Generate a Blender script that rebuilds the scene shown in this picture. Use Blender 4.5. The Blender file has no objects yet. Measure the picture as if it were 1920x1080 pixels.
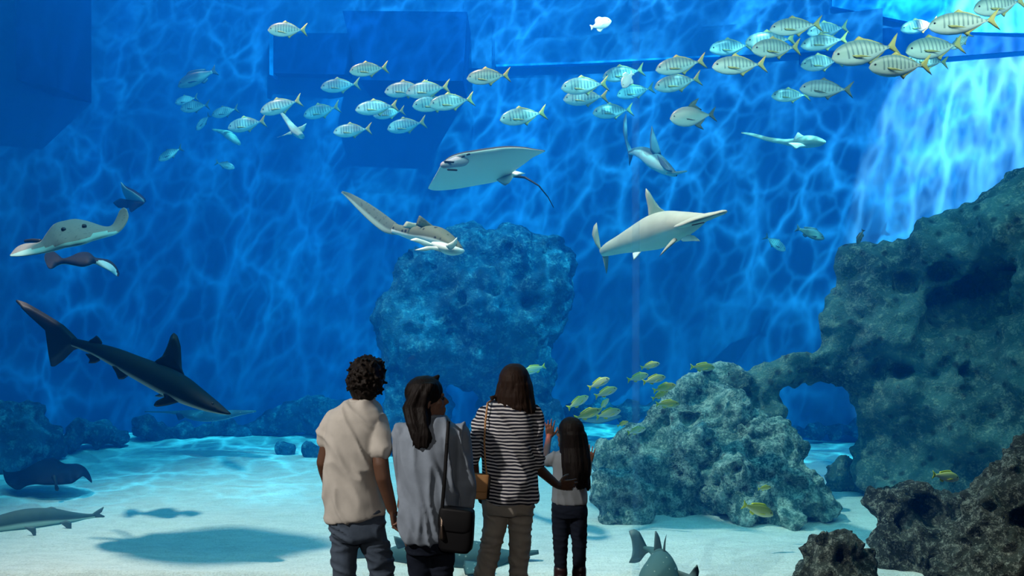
import bpy, math, random
import numpy as np
from mathutils import Vector, Matrix, noise
from mathutils.bvhtree import BVHTree
random.seed(7)
sc = bpy.context.scene
C = bpy.context.collection
FPX = 1663.0
CAMZ = 2.1
def P(px, py, Y):
    return Vector(((px-960)/FPX*Y, Y, CAMZ-(py-540)/FPX*Y))
# ------------------------------------------------------------ camera
cam = bpy.data.cameras.new('camera'); camo = bpy.data.objects.new('camera', cam); C.objects.link(camo)
camo.location = (0, 0, CAMZ); camo.rotation_euler = (math.pi/2, 0, 0)
cam.sensor_width = 36; cam.lens = 36*FPX/1920; cam.clip_end = 200
sc.camera = camo
# ------------------------------------------------------------ world, view
w = bpy.data.worlds.new('world'); sc.world = w; w.use_nodes = True
w.node_tree.nodes['Background'].inputs[0].default_value = (0.02, 0.05, 0.10, 1)
w.node_tree.nodes['Background'].inputs[1].default_value = 0.12
sc.view_settings.view_transform = 'Standard'; sc.view_settings.look = 'None'
sc.view_settings.gamma = 1; sc.view_settings.exposure = 0.13
cy = sc.cycles
cy.use_denoising = True
cy.max_bounces = 5; cy.diffuse_bounces = 3; cy.glossy_bounces = 2; cy.volume_bounces = 1; cy.transparent_max_bounces = 16
cy.caustics_reflective = False; cy.caustics_refractive = False
cy.sample_clamp_indirect = 3
# ------------------------------------------------------------ lights
def aim(o, target):
    o.rotation_euler = (Vector(target)-o.location).to_track_quat('-Z', 'Y').to_euler()
def lamp(name, kind, loc, target, energy, color, **kw):
    l = bpy.data.lights.new(name, kind); o = bpy.data.objects.new(name, l); C.objects.link(o)
    o.location = loc; aim(o, target); l.energy = energy; l.color = color
    for k, v in kw.items(): setattr(l, k, v)
    return o
def caustic_nodes(l, scale, contrast, base, mask=None, stretch=(1, 1), power=3.0):
    """rippled daylight: the lamp's beam is modulated as by waves on the pool surface"""
    l.use_nodes = True
    nt = l.node_tree; N = nt.nodes; L = nt.links
    em = N['Emission']
    tc = N.new('ShaderNodeTexCoord')
    sep = N.new('ShaderNodeSeparateXYZ'); L.new(tc.outputs['Normal'], sep.inputs[0])
    def m(op, a, b=None, c=None):
        n = N.new('ShaderNodeMath'); n.operation = op
        for i, v in enumerate((a, b, c)):
            if v is None: continue
            if isinstance(v, (int, float)): n.inputs[i].default_value = v
            else: L.new(v, n.inputs[i])
        return n.outputs[0]
    x = m('DIVIDE', sep.outputs[0], sep.outputs[2]); y = m('DIVIDE', sep.outputs[1], sep.outputs[2])
    comb = N.new('ShaderNodeCombineXYZ'); L.new(m('MULTIPLY', x, stretch[0]), comb.inputs[0]); L.new(m('MULTIPLY', y, stretch[1]), comb.inputs[1])
    def ridge(sc_, off, dist):
        nz = N.new('ShaderNodeTexNoise'); nz.inputs['Scale'].default_value = sc_*0.9; nz.inputs['Detail'].default_value = 3
        L.new(comb.outputs[0], nz.inputs['Vector'])
        mx = N.new('ShaderNodeVectorMath'); mx.operation = 'MULTIPLY_ADD'
        L.new(nz.outputs['Color'], mx.inputs[0]); mx.inputs[1].default_value = (dist/sc_,)*3; L.new(comb.outputs[0], mx.inputs[2])
        ad = N.new('ShaderNodeVectorMath'); ad.operation = 'ADD'; L.new(mx.outputs[0], ad.inputs[0]); ad.inputs[1].default_value = (off, off*.7, 0)
        vo = N.new('ShaderNodeTexVoronoi'); vo.feature = 'DISTANCE_TO_EDGE'; vo.inputs['Scale'].default_value = sc_
        L.new(ad.outputs[0], vo.inputs['Vector'])
        return m('POWER', m('MAXIMUM', m('SUBTRACT', 1.0, m('MULTIPLY', vo.outputs['Distance'], 3.2)), 0.0), power)
    r = m('ADD', ridge(scale, 0.0, 1.3), m('MULTIPLY', ridge(scale*2.1, 3.3, 1.2), 0.5))
    big = N.new('ShaderNodeTexNoise'); big.inputs['Scale'].default_value = scale*0.35; L.new(comb.outputs[0], big.inputs['Vector'])
    r = m('MULTIPLY', r, m('MULTIPLY', m('MAXIMUM', m('SUBTRACT', big.outputs['Fac'], 0.3), 0.05), 4.0))
    s = m('ADD', m('MULTIPLY', r, contrast), base)
    if mask:
        s = m('MULTIPLY', s, mask(m, x, y))
    L.new(s, em.inputs['Strength'])
# daylight falling straight down through the open pool surface
area = lamp('pool_skylight', 'AREA', (1.8, 11.8, 9.0), (1.8, 11.8, 0), 620, (.7, 0.82, 0.80), shape='RECTANGLE', size=16, size_y=9.6)
# sun beam on the sand and the animals (steep)
SUN = Vector((0.46, 0.03, -1.0)).normalized()
sun_from = Vector((-0.1, 8.6, -0.3)) - SUN*24
sunb = lamp('sun_beam', 'SPOT', sun_from, (-0.1, 8.6, -0.3), 165000, (1.0, 0.155, 0.13), spot_size=math.radians(29), spot_blend=0.7, shadow_soft_size=0.35)
# rippled beams onto the walls
caL = lamp('ripple_beam', 'SPOT', (-1.0, 7.5, 15), (-4.2, 15.6, 2.0), 5400, (0.75, 0.72, 1.0), spot_size=math.radians(54), spot_blend=1.0, shadow_soft_size=0.02)
caustic_nodes(caL.data, 20, 5.0, 0.2, stretch=(1, 1), power=4)
caR = lamp('ripple_beam', 'SPOT', (4.5, 4.0, 14), (2.6, 14.5, 3.0), 8600, (1.0, 0.70, .85), spot_size=math.radians(50), spot_blend=0.7, shadow_soft_size=0.02)
caustic_nodes(caR.data, 22, 5.4, 0.15, stretch=(1, 1), power=4)
# bright shaft on the right hand wall
caS = lamp('sun_shaft', 'SPOT', (5.4, 6.2, 12.5), (7.4, 12.4, 3.7), 85000, (1.0, 0.15, 0.135), spot_size=math.radians(25), spot_blend=0.15, shadow_soft_size=0.03)
caustic_nodes(caS.data, 22, 3.6, 0.45, stretch=(1.7, .75), power=1.8)
# fill strip added over the front edge to brighten animals and rocks
front_fill = lamp('tank_front_fill', 'AREA', (0, 6.95, 5.3), (0, 11.5, 3.0), 330, (1.0, 0.85, 0.75), shape='RECTANGLE', size=14, size_y=.6)
# fill added behind the visitors, then the dim room lamp high on the left
room_fill = lamp('room_spot_and_fill', 'SPOT', (.4, -2.6, 3.3), (0.0, 5.2, 0.6), 210, (1.0, 0.95, 0.88), spot_size=math.radians(20), spot_blend=0.5, shadow_soft_size=0.04)
room = lamp('room_spot_and_fill', 'SPOT', (-4.3, 1.5, 4.7), (-0.15, 5.0, 1.0), 1120, (1.0, 0.95, 0.88), spot_size=math.radians(24), spot_blend=0.3, shadow_soft_size=0.04)

# ------------------------------------------------------------ materials
def mat(name, base, rough=0.7, spec=0.3):
    m = bpy.data.materials.new(name); m.use_nodes = True
    b = m.node_tree.nodes['Principled BSDF']
    b.inputs['Base Color'].default_value = (*base, 1); b.inputs['Roughness'].default_value = rough
    b.inputs['Specular IOR Level'].default_value = spec
    return m
class NB:
    def __init__(s, m): s.m = m; s.N = m.node_tree.nodes; s.L = m.node_tree.links; s.b = s.N.get('Principled BSDF')
    def new(s, t, **kw):
        n = s.N.new(t)
        for k, v in kw.items():
            if k in n.inputs.keys(): 
                if hasattr(v, 'is_output'): s.L.new(v, n.inputs[k])
                else: n.inputs[k].default_value = v
            else: setattr(n, k, v)
        return n
    def coord(s, out='Object', scale=(1, 1, 1), rot=(0, 0, 0)):
        t = s.new('ShaderNodeTexCoord'); mp = s.new('ShaderNodeMapping'); mp.inputs['Scale'].default_value = scale; mp.inputs['Rotation'].default_value = rot
        s.L.new(t.outputs[out], mp.inputs[0]); return mp.outputs[0]
    def noise(s, vec, scale, detail=4, rough=.5):
        n = s.new('ShaderNodeTexNoise', Scale=scale, Detail=detail, Roughness=rough); s.L.new(vec, n.inputs['Vector']); return n.outputs['Fac']
    def ramp(s, fac, stops):
        r = s.new('ShaderNodeValToRGB'); s.L.new(fac, r.inputs[0])
        el = r.color_ramp.elements
        while len(el) < len(stops): el.new(0.5)
        for e, (p, c) in zip(el, stops): e.position = p; e.color = (*c, 1) if not isinstance(c, (int, float)) else (c, c, c, 1)
        return r.outputs[0]
    def mix(s, fac, a, b, blend='MIX'):
        n = s.new('ShaderNodeMix', data_type='RGBA', blend_type=blend)
        for i, v in ((0, fac), (6, a), (7, b)):
            if hasattr(v, 'is_output'): s.L.new(v, n.inputs[i])
            elif isinstance(v, (int, float)): n.inputs[i].default_value = v if i == 0 else (v, v, v, 1)
            else: n.inputs[i].default_value = (*v, 1)
        return n.outputs[2]
    def math(s, op, a, b=0.0, c=0.0):
        n = s.new('ShaderNodeMath', operation=op)
        for i, v in enumerate((a, b, c)):
            if hasattr(v, 'is_output'): s.L.new(v, n.inputs[i])
            else: n.inputs[i].default_value = v
        return n.outputs[0]
    def color(s, c): s.L.new(c, s.b.inputs['Base Color'])
    def bump(s, h, strength=.4, dist=.02):
        n = s.new('ShaderNodeBump', Strength=strength, Distance=dist); s.L.new(h, n.inputs['Height']); s.L.new(n.outputs[0], s.b.inputs['Normal'])

def rock_mat(name, dark, mid, pale, sc_=1.0, pale_amt=.5):
    m = mat(name, mid, .95, .1); n = NB(m); v = n.coord()
    a = n.noise(v, 1.6*sc_, 6, .6); b = n.noise(v, 9*sc_, 6, .7); d = n.noise(v, 38*sc_, 4, .7)
    c1 = n.ramp(a, [(.35, dark), (.62, mid)])
    f = n.math('ADD', n.math('MULTIPLY', b, .6), n.math('MULTIPLY', d, .4))
    f = n.ramp(f, [(pale_amt-.02, 0.0), (pale_amt+.12, 1.0)])
    c2 = n.mix(n.math('MULTIPLY', n.new('ShaderNodeRGBToBW', Color=f).outputs[0], .8), c1, pale)
    vo = n.new('ShaderNodeTexVoronoi', Scale=5*sc_); n.L.new(v, vo.inputs['Vector'])
    sp = n.ramp(vo.outputs['Distance'], [(.12, 0.25), (.26, 1.0)])  # dark spots paint the shade of pits, besides the carved ones
    n.color(n.mix(.8, c2, sp, 'MULTIPLY'))
    n.bump(n.math('ADD', n.math('MULTIPLY', b, .7), n.math('MULTIPLY', d, .5)), .9, .06)
    return m
M = {}
M['rock_far_hazed'] = rock_mat('rock_far_hazed', (.01, .045, .08), (.03, .12, .18), (.16, .36, .42), .8, .52)  # blue of the water haze is painted into the base colour
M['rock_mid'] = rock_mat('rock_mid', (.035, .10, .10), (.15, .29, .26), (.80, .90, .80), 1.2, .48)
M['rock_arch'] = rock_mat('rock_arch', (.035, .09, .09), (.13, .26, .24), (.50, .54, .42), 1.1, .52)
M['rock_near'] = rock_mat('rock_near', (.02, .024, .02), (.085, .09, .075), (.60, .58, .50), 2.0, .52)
M['eye'] = mat('eye_dark', (.01, .01, .01), .3, .5)

# sand
M['sand'] = mat('sand_white', (.8, .78, .74), .95, .1); n = NB(M['sand']); v = n.coord()
r1 = n.noise(n.coord(scale=(1, 3, 1)), 5, 5, .6); r2 = n.noise(v, 60, 3, .7)
n.color(n.mix(.5, n.ramp(r1, [(.3, (.62, .62, .58)), (.6, (.90, .88, .84))]), n.ramp(r2, [(.3, (.5, .5, .47)), (.55, (.95, .93, .9))])))
n.bump(n.math('ADD', r2, n.math('MULTIPLY', r1, 2.0)), .5, .03)
# tank wall paint
M['wall'] = mat('tank_paint_blue', (.012, .20, .62), .8, .1); n = NB(M['wall']); v = n.coord()
n.color(n.mix(n.noise(v, 1.2, 5, .6), (.034, .115, .28), (.055, .18, .36)))
M['wall_dark'] = mat('tank_paint_dark', (.003, .04, .15), .8, .1)
M['opening'] = mat('opening_shade', (.002, .012, .06), .9, .05)  # near-black colour stands for the shade inside an opening
M['ledge'] = mat('ledge_paint', (.04, .32, .72), .7, .1)
M['room'] = mat('room_black', (.012, .013, .016), .9, .05)
M['carpet'] = mat('room_carpet', (.03, .03, .035), .95, .05)

def sandness(px): pass
# ------------------------------------------------------------ mesh helpers
def link_mesh(name, verts, faces, m, parent=None, smooth=True, attr=None, origin=None):
    me = bpy.data.meshes.new(name)
    if origin is not None: verts = [Vector(v)-origin for v in verts]
    me.from_pydata([tuple(v) for v in verts], [], faces); me.validate()
    if attr is not None and len(attr) == len(me.vertices):
        a = me.attributes.new('under', 'FLOAT', 'POINT'); a.data.foreach_set('value', attr)
    if smooth: me.polygons.foreach_set('use_smooth', [True]*len(me.polygons))
    me.materials.append(m); me.update()
    o = bpy.data.objects.new(name, me); C.objects.link(o)
    if parent is not None: o.parent = parent
    elif origin is not None: o.location = origin
    return o
def fix_normals(me):
    import bmesh
    bm = bmesh.new(); bm.from_mesh(me); bmesh.ops.recalc_face_normals(bm, faces=bm.faces); bm.to_mesh(me); bm.free()
def tag(o, label=None, cat=None, group=None, kind=None):
    if label: o['label'] = label
    if cat: o['category'] = cat
    if group: o['group'] = group
    if kind: o['kind'] = kind
    return o
def thing(name, label, cat, loc=(0, 0, 0), group=None):
    o = bpy.data.objects.new(name, None); C.objects.link(o); o.location = loc; o.empty_display_size = .1
    return tag(o, label, cat, group)
def loft(rings, caps=True):
    n = len(rings[0]); V = [v for r in rings for v in r]; F = []
    for i in range(len(rings)-1):
        for j in range(n):
            k = (j+1) % n
            F.append((i*n+j, i*n+k, (i+1)*n+k, (i+1)*n+j))
    if caps: F.append(tuple(range(n-1, -1, -1))); F.append(tuple((len(rings)-1)*n+j for j in range(n)))
    return V, F
def box(name, x0, x1, y0, y1, z0, z1, m, parent=None, kind=None):
    V = [(x, y, z) for x in (x0, x1) for y in (y0, y1) for z in (z0, z1)]
    F = [(0, 1, 3, 2), (4, 6, 7, 5), (0, 4, 5, 1), (2, 3, 7, 6), (0, 2, 6, 4), (1, 5, 7, 3)]
    o = link_mesh(name, V, F, m, parent, False)
    if kind: o['kind'] = kind
    return o
def capsule(a, b, ra, rb, n=12, sq=None):
    """tapered capsule; sq=(vector, factor) squashes the cross-section along the vector"""
    a = Vector(a); b = Vector(b); d = b-a; L = d.length
    if L < 1e-5: d = Vector((0, 0, 1)); L = 1e-5
    d = d/d.length if d.length else Vector((0, 0, 1))
    if sq: u = Vector(sq[0]); u = (u-d*u.dot(d)).normalized(); f = sq[1]
    else:
        u = d.orthogonal().normalized(); f = 1
    wv = d.cross(u)
    rings = []
    for k in range(4):
        t = (k+.25)/4*math.pi/2
        rings.append((a-d*ra*math.cos(t), ra*math.sin(t)))
    rings.append((a, ra)); rings.append((b, rb))
    for k in range(3, -1, -1):
        t = (k+.25)/4*math.pi/2
        rings.append((b+d*rb*math.cos(t), rb*math.sin(t)))
    R = [[c+(u*math.cos(2*math.pi*j/n)*f+wv*math.sin(2*math.pi*j/n))*r for j in range(n)] for c, r in rings]
    return loft(R)
def merge(parts):
    V = []; F = []
    for v, f in parts:
        o = len(V); V += list(v); F += [tuple(i+o for i in q) for q in f]
    return V, F
def remesh(parts, voxel, smooth=2, disp=None):
    V, F = merge(parts)
    me = bpy.data.meshes.new('t'); me.from_pydata([tuple(v) for v in V], [], F); me.update(); fix_normals(me)
    o = bpy.data.objects.new('t', me); C.objects.link(o)
    md = o.modifiers.new('r', 'REMESH'); md.mode = 'VOXEL'; md.voxel_size = voxel; md.use_smooth_shade = True
    if smooth:
        s = o.modifiers.new('s', 'SMOOTH'); s.factor = .5; s.iterations = smooth
    dg = bpy.context.evaluated_depsgraph_get(); dg.update()
    me2 = bpy.data.meshes.new_from_object(o.evaluated_get(dg))
    bpy.data.objects.remove(o); bpy.data.meshes.remove(me)
    if disp:
        me2.update()
        nv = len(me2.vertices)
        co = np.empty(nv*3, dtype=np.float32); me2.vertices.foreach_get('co', co); co = co.reshape(-1, 3)
        no = np.empty(nv*3, dtype=np.float32); me2.vertex_normals.foreach_get('vector', no); no = no.reshape(-1, 3)
        d = np.array([disp(Vector(co[i].tolist()), Vector(no[i].tolist())) for i in range(nv)])
        co = co + no*d[:, None]
        me2.vertices.foreach_set('co', co.astype(np.float32).ravel()); me2.update()
    me2.polygons.foreach_set('use_smooth', [True]*len(me2.polygons))
    return me2
def put(name, me, m, parent=None, origin=None):
    if origin is not None: me.transform(Matrix.Translation(-Vector(origin)))
    me.name = name; me.materials.clear(); me.materials.append(m)
    o = bpy.data.objects.new(name, me); C.objects.link(o)
    if parent is not None: o.parent = parent
    elif origin is not None: o.location = origin
    return o

# ------------------------------------------------------------ the tank shell
SAND_Z = -0.3
def sand_h(x, y):
    px = 960+x/y*FPX
    z = SAND_Z
    z -= max(0, 7.45-y)*0.75
    z += 0.05*noise.noise(Vector((x*.6, y*.9, 0))) + 0.02*noise.noise(Vector((x*2, y*5, 3)))
    z += max(0, y-11.5)*0.03
    k = min(1, max(0, (1.2-x)/1.4)); z -= k*max(0, y-14.1)*.45
    return z
def grid(name, x0, x1, y0, y1, nx, ny, h, m, kind):
    V = [(x0+(x1-x0)*i/nx, y0+(y1-y0)*j/ny) for j in range(ny+1) for i in range(nx+1)]
    V = [(x, y, h(x, y)) for x, y in V]
    F = [(j*(nx+1)+i, j*(nx+1)+i+1, (j+1)*(nx+1)+i+1, (j+1)*(nx+1)+i) for j in range(ny) for i in range(nx)]
    o = link_mesh(name, V, F, m); tag(o, kind=kind); return o
so = grid('floor', -11, 11, 6.72, 17.6, 220, 160, sand_h, M['sand'], 'structure')
so['label'] = 'white sand bed of the aquarium tank'

plan = [(-500, 13.2), (-200, 14.4), (0, 15.4), (200, 16.4), (420, 16.6), (620, 16.4), (870, 15.7), (1100, 15.0), (1350, 14.3), (1700, 13.2), (2000, 12.3), (2300, 11.2)]
pts = [Vector(((px-960)/FPX*Y, Y)) for px, Y in plan]
def wall_strip(name, pl, z0, z1, m, n=6, thick=.3, zs=24):
    V = []; F = []
    fine = []
    for a, b in zip(pl[:-1], pl[1:]):
        for k in range(n): fine.append(a.lerp(b, k/n))
    fine.append(pl[-1])
    for p in fine:
        for k in range(zs+1): V.append((p.x, p.y, z0+(z1-z0)*k/zs))
    nf = len(fine); q = zs+1
    for i in range(nf-1):
        for k in range(zs): F.append((i*q+k, (i+1)*q+k, (i+1)*q+k+1, i*q+k+1))
    o = link_mesh(name, V, F, m, None, True); tag(o, kind='structure')
    s = o.modifiers.new('s', 'SOLIDIFY'); s.thickness = thick; s.offset = 1
    return o
def wp(px, dY=0):
    for (a, A), (b, B) in zip(plan[:-1], plan[1:]):
        if a <= px <= b:
            Y = A+(B-A)*(px-a)/(b-a)+dY; return Vector(((px-960)/FPX*Y, Y))
wall_strip('wall_back', pts, -1.2, 9.2, M['wall'], thick=-.3)
lx, ly = pts[0]; rx, ry = pts[-1]
box('wall_left', lx-.3, lx, 6.4, ly+.1, -1.2, 9.2, M['wall'], kind='structure')
box('wall_right', rx, rx+.3, 6.4, ry+.1, -1.2, 9.2, M['wall'], kind='structure')
# features on the back wall
def panel(name, pxs, py0, py1, dY0, m, py0b=None, py1b=None, depth=.4):
    """slab standing out from the wall by |dY0|, between two pixel columns"""
    a = wp(pxs[0]); b = wp(pxs[1])
    Ya, Yb = a.y+dY0, b.y+dY0
    py0b = py0 if py0b is None else py0b; py1b = py1 if py1b is None else py1b
    q = [P(pxs[0], py1, Ya), P(pxs[1], py1b, Yb), P(pxs[1], py0b, Yb), P(pxs[0], py0, Ya)]
    V = q+[v+Vector((0, abs(dY0)+depth, 0)) for v in q]
    F = [(0, 1, 2, 3), (7, 6, 5, 4), (0, 4, 5, 1), (1, 5, 6, 2), (2, 6, 7, 3), (3, 7, 4, 0)]
    o = link_mesh(name, V, F, m, None, False); tag(o, kind='structure'); return o
panel('shade_slab', (30, 108), -60, 150, -.9, M['opening'], -60, 165)  # solid slab in place of an opening, its shade painted on
panel('trim_1', (138, 165), -60, 165, -.05, M['wall_dark'], -60, 168)
panel('trim_2', (512, 655), 62, 137, -.30, M['wall_dark'], 62, 140)
panel('trim_3', (505, 512), 50, 140, -.34, M['ledge'], 50, 142)
# the box hanging from the pool edge
q0 = [P(642, 20, 14.9), P(876, 22, 14.4), P(868, 152, 14.4), P(672, 150, 14.9)]
V = q0+[v+Vector((0, 1.9, 0)) for v in q0]
V[0] = V[0]; bo = link_mesh('trim_4', V, [(3, 2, 1, 0), (4, 5, 6, 7), (0, 1, 5, 4), (1, 2, 6, 5), (2, 3, 7, 6), (3, 0, 4, 7)], M['opening'] if False else M['wall_dark'], None, False); tag(bo, kind='structure')
# long ledge rising to the right
def ledge(name, pl, m, dY=-.35):
    V = []; F = []
    for px, y0, y1 in pl:
        Y = wp(px).y
        a = P(px, y0, Y+dY); b = P(px, y1, Y+dY)
        V += [a, b, b+Vector((0, .5+abs(dY), 0)), a+Vector((0, .5+abs(dY), 0))]
    for i in range(len(pl)-1):
        for k in range(4):
            F.append((i*4+k, i*4+(k+1) % 4, i*4+4+(k+1) % 4, i*4+4+k))
    F += [(3, 2, 1, 0), tuple(len(V)-4+k for k in range(4))]
    o = link_mesh(name, V, F, m, None, False); fix_normals(o.data); tag(o, kind='structure'); return o
ledge('trim_5', [(928, 76, 123), (1100, 66, 117), (1350, 48, 105), (1500, 34, 98), (1655, 15, 90)], M['wall'], -.12)
ledge('trim_6', [(930, 121, 125), (1100, 115, 119), (1350, 103, 106)], M['ledge'], -.16)
ledge('trim_7', [(1500, 62, 120), (1700, 50, 112), (1920, 62, 95), (2080, 50, 86)], M['wall_dark'], -.06)  # dark strip paints the shade beneath the ledge
ledge('surface_strip', [(1560, -30, 12), (1700, -60, 40), (1820, -80, 60), (1920, -90, 62), (2080, -100, 55)], M['ledge'], -.10)  # stands in for a glimpse of the water surface, brightness painted on
panel('trim_9', (870, 922), -60, 128, -.05, M['ledge'] if False else M['wall'], -60, 128)

# ------------------------------------------------------------ water and glass
wm = bpy.data.materials.new('sea_water'); wm.use_nodes = True
nt = wm.node_tree; nt.nodes.clear()
out = nt.nodes.new('ShaderNodeOutputMaterial')
va = nt.nodes.new('ShaderNodeVolumeAbsorption'); va.inputs['Color'].default_value = (0.0, .80, .95, 1); va.inputs['Density'].default_value = .25
vs = nt.nodes.new('ShaderNodeVolumeScatter'); vs.inputs['Color'].default_value = (.003, .22, .88, 1); vs.inputs['Density'].default_value = .058
vs.inputs['Anisotropy'].default_value = 0.0
ad = nt.nodes.new('ShaderNodeAddShader'); nt.links.new(va.outputs[0], ad.inputs[0]); nt.links.new(vs.outputs[0], ad.inputs[1]); nt.links.new(ad.outputs[0], out.inputs['Volume'])
wo = box('water', -11.5, 11.5, 6.75, 17.8, -1.6, 8.5, wm, kind='structure')
gm = bpy.data.materials.new('acrylic'); gm.use_nodes = True; nt = gm.node_tree; nt.nodes.clear()
out = nt.nodes.new('ShaderNodeOutputMaterial'); tr = nt.nodes.new('ShaderNodeBsdfTransparent'); gl = nt.nodes.new('ShaderNodeBsdfGlossy'); gl.inputs['Roughness'].default_value = .02
mx = nt.nodes.new('ShaderNodeMixShader'); fr = nt.nodes.new('ShaderNodeFresnel'); fr.inputs['IOR'].default_value = 1.15
tr.inputs[0].default_value = (.985, .99, .99, 1)
nt.nodes.remove(fr); mx.inputs[0].default_value = .012; nt.links.new(tr.outputs[0], mx.inputs[1]); nt.links.new(gl.outputs[0], mx.inputs[2]); nt.links.new(mx.outputs[0], out.inputs[0])
GY = 6.55
sx = (1193-960)/FPX*GY
win = thing('window_1', 'huge clear acrylic viewing window in front of the visitors', 'window', (0, GY, 0)); win['kind'] = 'structure'
box('pane', -7.5, sx-.025, 0, .06, -1.2, 5.2, gm, win)
box('pane', sx+.025, 7.5, 0, .06, -1.2, 5.2, gm, win)
jm = bpy.data.materials.new('joint_resin'); jm.use_nodes = True; nt = jm.node_tree; nt.nodes.clear()
out = nt.nodes.new('ShaderNodeOutputMaterial'); tr = nt.nodes.new('ShaderNodeBsdfTransparent'); tr.inputs[0].default_value = (.93, .97, .98, 1)
df = nt.nodes.new('ShaderNodeBsdfTranslucent'); df.inputs[0].default_value = (.3, .6, .7, 1); mx = nt.nodes.new('ShaderNodeMixShader'); mx.inputs[0].default_value = .05
nt.links.new(tr.outputs[0], mx.inputs[1]); nt.links.new(df.outputs[0], mx.inputs[2]); nt.links.new(mx.outputs[0], out.inputs[0])
box('joint', sx-.025, sx+.025, 0, .06, -1.2, 5.2, jm, win)
# visitors' room
box('trim_10', -7.5, 7.5, 6.3, 6.74, -1.3, -0.25, M['room'], kind='structure')
box('wall_front', -8.2, 8.2, 6.3, 6.74, 5.2, 9.2, M['room'], kind='structure')
box('trim_11', -11.4, -7.5, 6.3, 6.74, -1.3, 9.2, M['room'], kind='structure')
box('trim_12', 7.5, 11.4, 6.3, 6.74, -1.3, 9.2, M['room'], kind='structure')
rf = box('floor', -7.5, 7.5, -3, 6.3, -.1, 0, M['carpet'], kind='structure'); rf['label'] = 'dark floor of the viewing hall'
box('ceiling', -7.8, 7.8, -3.3, 6.3, 5.2, 5.4, M['room'], kind='structure')
box('wall_left', -7.8, -7.5, -3, 6.3, 0, 5.2, M['room'], kind='structure')
box('wall_right', 7.5, 7.8, -3, 6.3, 0, 5.2, M['room'], kind='structure')
box('wall_rear', -7.8, 7.8, -3.3, -3, 0, 5.2, M['room'], kind='structure')

# ------------------------------------------------------------ rocks
def sph(px, py, Y, r, sy=1.0, sz=1.0):
    c = P(px, py, Y); R = r/FPX*Y
    rings = []
    for i in range(1, 10):
        t = math.pi*i/10
        rings.append([(c.x+R*math.sin(t)*math.cos(2*math.pi*j/16), c.y+R*sy*math.sin(t)*math.sin(2*math.pi*j/16), c.z+R*sz*math.cos(t)) for j in range(16)])
    return loft(rings)
def rock(name, label, spheres, m, voxel=.05, amp=(.10, .05, .02), fr=(1.6, 4.5, 12), seed=0, pits=(), npits=0, cat='rock', group=None):
    def disp(p, nn):
        q = p+Vector((seed*7.1, seed*3.3, 0))
        a = noise.noise(q*fr[0])*amp[0]
        b = noise.turbulence(q*fr[1], 3, False)
        c = noise.noise(q*fr[2])
        return a + (b-.5)*amp[1]*.9 + c*amp[2]*.6
    me = remesh([sph(*s) for s in spheres], voxel, 3, disp)
    nv = len(me.vertices)
    co = np.empty(nv*3, dtype=np.float32); me.vertices.foreach_get('co', co); co = co.reshape(-1, 3)
    no = np.empty(nv*3, dtype=np.float32); me.vertex_normals.foreach_get('vector', no); no = no.reshape(-1, 3).copy()
    bvh = BVHTree.FromPolygons([Vector(c) for c in co.tolist()], [tuple(p.vertices) for p in me.polygons])
    rs = random.Random(seed+5)
    hits = []
    for px, py, r in pits:
        h = bvh.ray_cast(Vector((0, 0, CAMZ)), (P(px, py, 1)-Vector((0, 0, CAMZ))).normalized())
        if h[0] is not None: hits.append((h[0], h[1], r/FPX*h[0].y, 1.5))
    for k in range(npits):
        i = rs.randrange(nv)
        hits.append((Vector(co[i].tolist()), Vector(no[i].tolist()), rs.uniform(.04, .11), .55))
    for h, nn, r, dp in hits:
        d = np.linalg.norm(co-np.array(h), axis=1)
        k = np.clip(1-(d/r)**2, 0, 1)**.6
        nn = Vector(nn)
        co += (-np.array(nn))[None, :]*(k*r*dp)[:, None]
    me.vertices.foreach_set('co', co.astype(np.float32).ravel()); me.update()
    zmin = float(co[:, 2].min()); cx = float(co[:, 0].mean()); cyy = float(co[:, 1].mean())
    o = put(name, me, m, None, Vector((cx, cyy, zmin)))
    tag(o, label, cat, group); return o

rock('rock_pillar', 'tall pitted blue rock pillar in the middle behind the four visitors', [
    (800, 530, 13.2, 70), (760, 590, 13.2, 65), (870, 500, 13.3, 80), (960, 485, 13.3, 72), (1020, 500, 13.3, 66), (1015, 545, 13.2, 68), (900, 580, 13.2, 100),
    (980, 610, 13.2, 80), (800, 640, 13.2, 95), (770, 690, 13.1, 60), (900, 650, 13.2, 85), (970, 670, 13.2, 62), (765, 750, 13.0, 50), (985, 740, 12.9, 55), (1000, 790, 12.8, 60), (760, 810, 12.8, 60), (930, 830, 12.8, 60), (1040, 830, 12.6, 40), (1020, 700, 13.1, 35), (815, 765, 13.1, 36), (935, 760, 13.1, 42), (800, 840, 12.8, 50), (960, 850, 12.8, 50)],
    M['rock_far_hazed'], .055, (.12, .10, .03), seed=1, npits=45, pits=[(1002, 447, 14), (952, 462, 9), (973, 472, 8), (1035, 458, 8), (1055, 455, 8), (895, 493, 8), (925, 495, 7), (792, 598, 12), (808, 502, 10), (875, 445, 8), (740, 700, 16), (760, 480, 14), (990, 570, 14), (860, 560, 16), (930, 540, 14), (905, 475, 6), (1000, 480, 5), (970, 500, 5), (1020, 475, 6)])
rock('boulder', 'large dark pitted boulder at the left edge of the sand', [
    (20, 790, 12.2, 42), (55, 785, 12.3, 40), (40, 830, 12.0, 55), (85, 830, 12.2, 42), (-30, 820, 11.8, 70), (0, 870, 11.6, 45), (110, 850, 12.3, 22)], M['rock_far_hazed'], .045, (.08, .09, .03), seed=2, npits=22, group=None)
rock('reef_rock', 'low dark rock mound just right of the left edge boulder', [
    (150, 812, 13.0, 28), (190, 815, 13.1, 30), (225, 825, 13.2, 22), (130, 835, 12.8, 25)], M['rock_far_hazed'], .045, (.07, .09, .03), seed=3, npits=10)
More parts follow.
